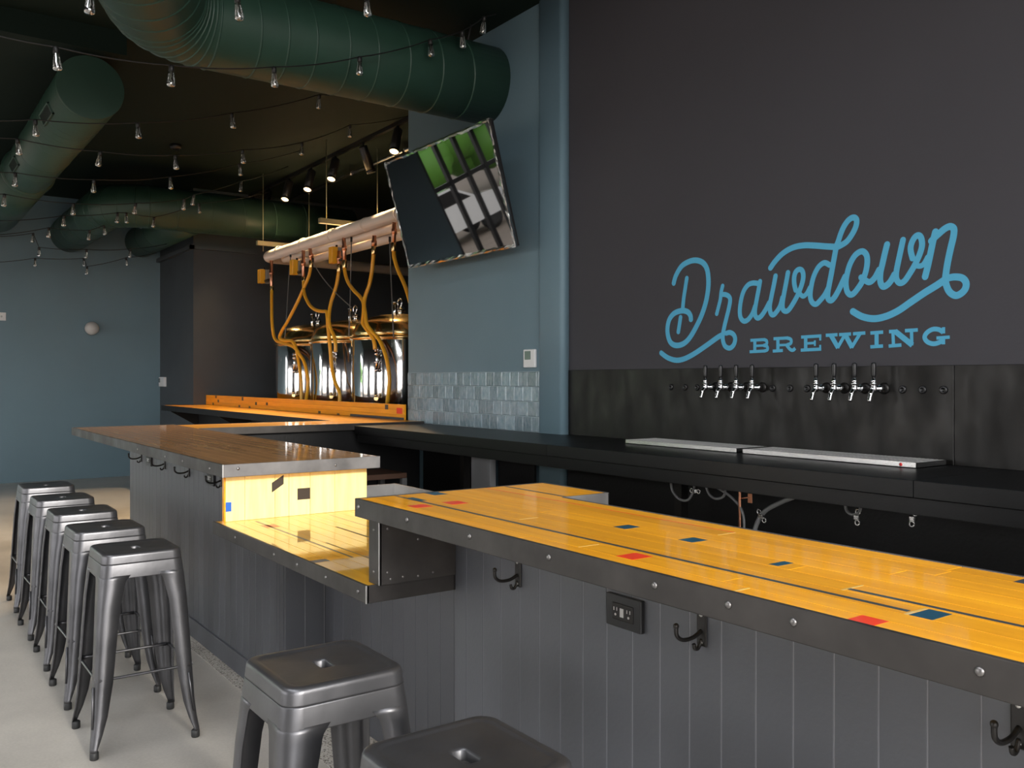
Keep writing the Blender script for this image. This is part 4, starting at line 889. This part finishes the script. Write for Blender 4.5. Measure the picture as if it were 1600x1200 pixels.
# track lights
tl = thing('track_light', 'black ceiling track with seven warm spot heads over the brew room', 'track light', (-10, 4.2, ZC))
obj('track', MB().box(-12.6, -6.9, 4.18, 4.22, ZC-0.04, ZC-0.0005), M['black'], tl)
for i, x in enumerate((-11.95, -11.37, -10.66, -9.96, -9.29, -8.58, -7.82)):
    ax = Vector((0.12, -0.12, -0.30)) if i != 5 else Vector((0.02, 0.10, -0.30)); a = Vector((x, 4.2, ZC-0.10)); d = ax.normalized(); b = a+d*0.24
    h_ = obj('spot_head', MB().tube([(x, 4.2, ZC-0.04), (x, 4.2, ZC-0.10)], 0.012, 8).tube([a-d*0.02, a, b], 0.048, 18, caps=True).lathe([(0.047, 0), (0.05, 0.004), (0.05, 0.03), (0.046, 0.03)], b-d*0.004, d, 18, caps=False), M['black'], tl)
    obj('lamp_face', MB().lathe([(0.044, 0.0), (0.0005, 0.001)], b+d*0.012, d, 18), M['lampface'], h_)
    l = bpy.data.lights.new('spot_lamp', 'SPOT'); l.energy = 95; l.color = (1.0, 0.70, 0.38); l.spot_size = 1.25; l.spot_blend = 0.7; l.shadow_soft_size = 0.045
    lo = bpy.data.objects.new('spot_lamp', l); COL.objects.link(lo); lo.location = b+d*0.03; lo.rotation_euler = d.to_track_quat('-Z', 'Y').to_euler()
cd_ = thing('ceiling_conduit', 'thin grey conduit below the ceiling beyond the spot track', 'conduit', (-9, 4.6, 3.85))
obj('conduit_run', MB().tube([(-11.6, 4.6, 3.85), (-6.5, 4.6, 3.85)], 0.022, 10), M['stainless'], cd_)
for x in (-11.0, -9.7, -8.4, -7.2): obj('strap', MB().box(x-0.012, x+0.012, 4.57, 4.63, 3.82, ZC), M['stainless'], cd_)

# ------------------------------------------------------------------ air ducts
def duct(name, label, path, R, ribs, ribr=0.006, loc=None, seg=40, hang=None):
    t = thing(name, label, 'duct', tuple(path[0]) if loc is None else loc)
    obj('duct_pipe', MB().tube(path, R, seg), M['duct'], t)
    proto = {}
    for p, d, RR in ribs:
        k = round(RR, 4)
        if k not in proto:
            mb = MB(); mb.lathe([(RR-0.004, -0.010), (RR+ribr*.8, -0.004), (RR+ribr, 0), (RR+ribr*.8, 0.004), (RR-0.004, 0.010)], (0, 0, 0), (0, 0, 1), seg, caps=False)
            me = bpy.data.meshes.new('rib'); bmesh.ops.recalc_face_normals(mb.bm, faces=mb.bm.faces[:]); mb.bm.to_mesh(me); mb.bm.free(); me.materials.append(M['duct']); proto[k] = me
        o = bpy.data.objects.new('rib', proto[k]); COL.objects.link(o); o.parent = t; o.location = Vector(p)-LOC[t.name]; o.rotation_euler = Vector(d).to_track_quat('Z', 'Y').to_euler()
    return t
# big elbow duct: from the blue wall toward the front, then bending over the room
zc = 3.55; cen = Vector((-5.0, 1.62, zc)); rad = 0.40
path = [Vector((-5.4, 3.648, zc)), Vector((-5.4, 2.6, zc))]; ribs = []
ang = [PI+i*math.radians(66)/6 for i in range(7)]
arcp = [cen+Vector((math.cos(a), math.sin(a), 0))*rad for a in ang]
path += arcp; dd = Vector((-math.sin(ang[-1]), math.cos(ang[-1]), 0)); path += [arcp[-1]+dd*0.6, arcp[-1]+dd*3.2]
for i, a in enumerate(ang): ribs.append((arcp[i], Vector((-math.sin(a), math.cos(a), 0)), 0.275))
for y in (1.85, 2.02, 2.2, 2.42, 2.62, 2.85, 3.1, 3.35): ribs.append(((-5.4, y, zc), (0.0, 1, 0.10), 0.275))
for s_ in (0.15, 0.3, 0.5, 0.72, 0.95, 1.2, 1.5, 1.9, 2.3, 2.7): ribs.append((arcp[-1]+dd*s_, dd, 0.275))
bgd = duct('air_duct', 'large dark green duct with ribbed elbow ending at the blue television wall', path, 0.275, ribs)
obj('hanger_wire', MB().tube([(-5.38, 3.45, zc+0.27), (-5.385, 3.47, zc+0.34), (-5.36, 3.47, ZC)], 0.008, 8), M['cable'], bgd)
# capped duct running along the room
z2 = 3.515; path = [Vector((-7.0, 1.265, z2)), Vector((-13.0, 1.265, z2))]
ribs = [((x, 1.265, z2), (1, 0, 0.0), 0.226) for x in (-7.01, -9.05)]+[((x, 1.265, z2), (1, 0, 0.1), 0.2255) for x in (-7.6, -7.75, -7.9, -8.05, -8.2, -8.35, -9.6, -10.2, -10.8, -11.4, -12.0)]
d2 = duct('air_duct', 'straight dark green duct with round end cap, left of the elbow duct', path, 0.226, ribs, 0.004)
obj('end_cap', MB().lathe([(0.226, -0.01), (0.229, 0.0), (0.226, 0.004), (0.0005, 0.006)], (-7.0, 1.265, z2), (1, 0, 0), 40, smooth=False), M['duct'], d2)
obj('flange_ring', MB().lathe([(0.226, -0.03), (0.245, -0.02), (0.250, 0.0), (0.245, 0.02), (0.226, 0.03)], (-10.2, 1.265, z2), (1, 0, 0), 40, caps=False).tube([(-10.2, 1.265, z2), (-12.99, 1.265, z2)], 0.240, 40), M['duct'], d2)
for x in (-7.55, -9.5):                                    # slot grilles on the side of the duct
    for a in (math.radians(205),):
        mb = MB(); c = Vector((x, 1.265+0.226*math.cos(a), z2+0.226*math.sin(a))); n_ = Vector((0, math.cos(a), math.sin(a))); t_ = Vector((0, -math.sin(a), math.cos(a)))
        for (u0, u1, v0, v1, h0, h1) in ((-0.2, 0.2, -0.045, -0.035, -0.01, 0.014), (-0.2, 0.2, 0.035, 0.045, -0.01, 0.014), (-0.2, -0.19, -0.045, 0.045, -0.01, 0.014), (0.19, 0.2, -0.045, 0.045, -0.01, 0.014), (-0.19, 0.19, -0.035, 0.035, -0.02, 0.0075)):
            P = [c+Vector((u, 0, 0))+t_*v+n_*h for u, v, h in ((u0, v0, h0), (u1, v0, h0), (u1, v1, h0), (u0, v1, h0), (u0, v0, h1), (u1, v0, h1), (u1, v1, h1), (u0, v1, h1))]
            mb.poly(P, [(0, 3, 2, 1), (4, 5, 6, 7), (0, 1, 5, 4), (1, 2, 6, 5), (2, 3, 7, 6), (3, 0, 4, 7)], M['ceil'] if u1-u0 > 0.3 and v1-v0 > 0.05 else M['duct'])  # dark plate stands in for the shade inside the slot
        obj('slot_grille', mb, M['duct'], d2)
# far cross duct with two branches into the far wall
z3 = 3.44
c1 = Vector((-11.45, 2.62, z3)); r1 = 0.40
ap = [c1+Vector((math.cos(a), math.sin(a), 0))*r1 for a in [0-i*(PI/2)/5 for i in range(6)]]
path = [Vector((-11.05, 5.2, z3)), Vector((-11.05, 3.6, z3))]+ap+[Vector((-13.79, 2.22, z3))]
ribs = [(ap[i], Vector((math.sin(-i*PI/10), -math.cos(i*PI/10), 0)) if False else (ap[min(i+1, 5)]-ap[max(i-1, 0)]), 0.25) for i in range(6)]+[((-11.05, y, z3), (0, 1, .1), 0.25) for y in (2.9, 3.3, 3.7, 4.1, 4.5)]+[((x, 2.22, z3), (1, 0, .1), 0.25) for x in (-12, -12.5, -13, -13.5)]
d3 = duct('air_duct', 'far green cross duct bending into the far wall, with a second branch beside it', path, 0.25, ribs, 0.004)
obj('branch_pipe', MB().tube([(-11.2, 3.17, z3-0.02), (-13.79, 3.17, z3-0.02)], 0.225, 40), M['duct'], d3)
for x in (-11.7, -12.2, -12.7, -13.2): obj('rib', MB().lathe([(0.222, -0.01), (0.229, 0), (0.222, 0.01)], (x, 3.17, z3-0.02), (1, 0, 0.1), 40, caps=False), M['duct'], d3)

sd = thing('smoke_detector', 'small dark round detector on the green ceiling', 'detector', (-9.98, 2.65, ZC))
obj('detector_case', MB().lathe([(0.06, 0), (0.065, -0.02), (0.055, -0.045), (0.0005, -0.05)], (-9.98, 2.65, ZC-0.0005), seg=20), M['black'], sd)
obj('sensor_ring', MB().lathe([(0.03, -0.049), (0.034, -0.055), (0.026, -0.058), (0.0005, -0.058)], (-9.98, 2.65, ZC), seg=16), M['iron'], sd)

# ------------------------------------------------------------------ string lights
def bulb_meshes():
    a = MB().lathe([(0.013, -0.03), (0.0145, -0.042), (0.0185, -0.070), (0.0225, -0.098), (0.0225, -0.108), (0.018, -0.115), (0.0005, -0.118)], seg=14, caps=False)
    b = MB().lathe([(0.004, 0.004), (0.013, 0.0), (0.0145, -0.01), (0.0145, -0.034), (0.0005, -0.036)], seg=12)
    c = MB().tube([(0, 0, -0.036), (0, 0, -0.060), (0.006, 0, -0.075), (-0.006, 0, -0.09), (0.005, 0, -0.105)], 0.0035, 6)
    out = []
    for nm, mb, m in (('bulb', a, 'bulb'), ('socket', b, 'cable'), ('filament', c, 'edge')):
        me = bpy.data.meshes.new(nm); bmesh.ops.recalc_face_normals(mb.bm, faces=mb.bm.faces[:]); mb.bm.to_mesh(me); mb.bm.free(); me.materials.append(M[m]); out.append(me)
    return out
BUL, SOC, FIL = bulb_meshes()
def string_light(label, xs, pix, ext0, ext1):
    """xs: distance planes at both ends; pix: where the bulbs hang"""
    x0, x1 = xs; p0, p1 = pix[0][0], pix[-1][0]
    def place(px, py):
        k = 0 if p1 == p0 else (px-p0)/(p1-p0)
        return on_x(px, py, x0+(x1-x0)*k)
    pts = []
    for px, py in pix:
        p = place(px, py); pts.append(p+Vector((0, 0, 0.075)))
    e0 = place(*ext0); e1 = place(*ext1)
    for e in (e0, e1): e.z = min(e.z, ZC-0.01); e.y = max(min(e.y, 3.62 if e.x > -6.6 else 5.1), -3.9)
    full = [e0]+pts+[e1]; path = []
    for i in range(len(full)-1):                          # sagging span between neighbouring sockets
        a, b = full[i], full[i+1]
        for k in range(6):
            t = k/6; path.append(a.lerp(b, t)-Vector((0, 0, 0.10*(a-b).length*t*(1-t))))
    path.append(full[-1])
    t = thing('string_light', label, 'string lights', tuple(pts[0]), 'strings of clear bulbs under the ceiling')
    obj('cable', MB().tube(path, 0.004, 6), M['cable'], t)
    org = LOC[t.name]
    for p in pts:
        ta, tb = random.uniform(-.12, .12), random.uniform(-.12, .12)
        s = bpy.data.objects.new('socket', SOC); COL.objects.link(s); s.parent = t; s.location = p-org; s.rotation_euler = (ta, tb, random.uniform(0, 6))
        for me in (BUL, FIL):
            b = bpy.data.objects.new(me.name, me); COL.objects.link(b); b.parent = s
    return t
string_light('string of clear bulbs nearest the camera, top of the view', (-4.1, -4.3), [(142, 8), (370, 18), (573, 13)], (0, -30), (760, -30))
string_light('string of seven clear bulbs sagging in front of the large elbow duct', (-4.9, -5.08), [(87, 97), (268, 124), (428, 125), (562, 108), (672, 80), (722, 66), (757, 43)], (-60, 40), (775, 20))
string_light('string of clear bulbs just below the round duct end cap', (-6.8, -6.9), [(55, 204), (215, 208), (362, 192), (499, 162)], (-80, 185), (640, 100))
string_light('string of clear bulbs third row back, reaching the spot track', (-7.3, -7.5), [(27, 233), (157, 252), (274, 257), (379, 248), (472, 236), (547, 208)], (-80, 205), (640, 150))
string_light('string of clear bulbs fourth row back under the ceiling', (-8.4, -8.6), [(24, 284), (147, 294), (266, 289), (374, 268)], (-60, 262), (470, 235))
string_light('string of clear bulbs fifth row back before the far duct', (-9.4, -9.6), [(7, 316), (115, 330), (212, 329), (288, 322), (303, 315), (377, 294)], (-60, 300), (450, 260))
string_light('string of clear bulbs sixth row back below the far duct', (-10.3, -10.4), [(100, 348), (184, 343), (197, 343), (241, 350), (311, 328)], (-20, 345), (420, 300))
string_light('string of clear bulbs seventh row back beside the bent far duct', (-11.2, -11.3), [(76, 366), (140, 370), (162, 362), (220, 352)], (-20, 368), (300, 330))
string_light('string of clear bulbs eighth row back near the far wall', (-12.1, -12.2), [(52, 374), (61, 396), (135, 399), (204, 398)], (-20, 370), (265, 380))
string_light('last string of clear bulbs against the far blue wall', (-13.2, -13.2), [(55, 412), (131, 412), (136, 425), (197, 411)], (-20, 410), (245, 395))

# ------------------------------------------------------------------ street outside, seen mirrored in the television
def car(label, x, y, rot):
    t = thing('parked_car', label, 'car', (0, 0, -0.13), 'cars parked outside')
    prof = [(-2.1, 0.25), (-2.15, 0.7), (-1.9, 0.85), (-1.1, 0.95), (-0.5, 1.42), (0.9, 1.45), (1.6, 1.0), (2.1, 0.92), (2.15, 0.3)]
    obj('car_body', MB().prism(prof, 1, -0.85, 0.85), M['carwhite'], t)
    for s in (-1, 1): obj('car_window', MB().prism([(-0.95, 0.98), (-0.48, 1.36), (0.85, 1.38), (1.4, 1.0)], 1, s*0.852, s*0.858), M['screen'], t)
    obj('tail_lamp', MB().box(2.08, 2.16, -0.8, -0.5, 0.65, 0.85).box(2.08, 2.16, 0.5, 0.8, 0.65, 0.85), M['carred'], t)
    for wx in (-1.35, 1.35):
        for s in (-1, 1): obj('wheel', MB().lathe([(0.18, -0.02), (0.32, -0.02), (0.33, 0.08), (0.32, 0.16), (0.18, 0.16)], (wx, s*0.70-0.07, 0.20), (0, 1, 0), 20), M['rubber'], t)
    t.location = (x, y, -0.13); t.rotation_euler = (0, 0, rot); return t
car('white car parked outside the end windows, left one', -21.5, -6.3, 1.7)
car('white car parked outside the end windows, right one', -22.0, -12.5, 1.6)
for i, (x, y, s) in enumerate(((-30, -7.5, 1.0), (-31, -13.5, 1.15), (-29, -20, 1.1))):
    t = thing('street_tree', 'bright green tree across the street, '+('nearest the blue wall', 'middle one', 'farthest along')[i], 'tree', (x, y, -0.13), 'trees across the street')
    obj('trunk', MB().tube([(x, y, -0.13), (x+0.1, y, 1.5*s), (x, y+0.1, 3*s)], [0.2, 0.15, 0.08], 8), M['bark'], t)
    mb = MB()
    for k in range(26): mb.ball((x+random.uniform(-1.4, 1.4)*s, y+random.uniform(-1.9, 1.9)*s, (1.3+random.uniform(0, 3.4))*s), random.uniform(0.5, 1.0)*s, None, 8, 6)
    o = obj('foliage', mb, M['leaf'], t); o['kind'] = 'stuff'
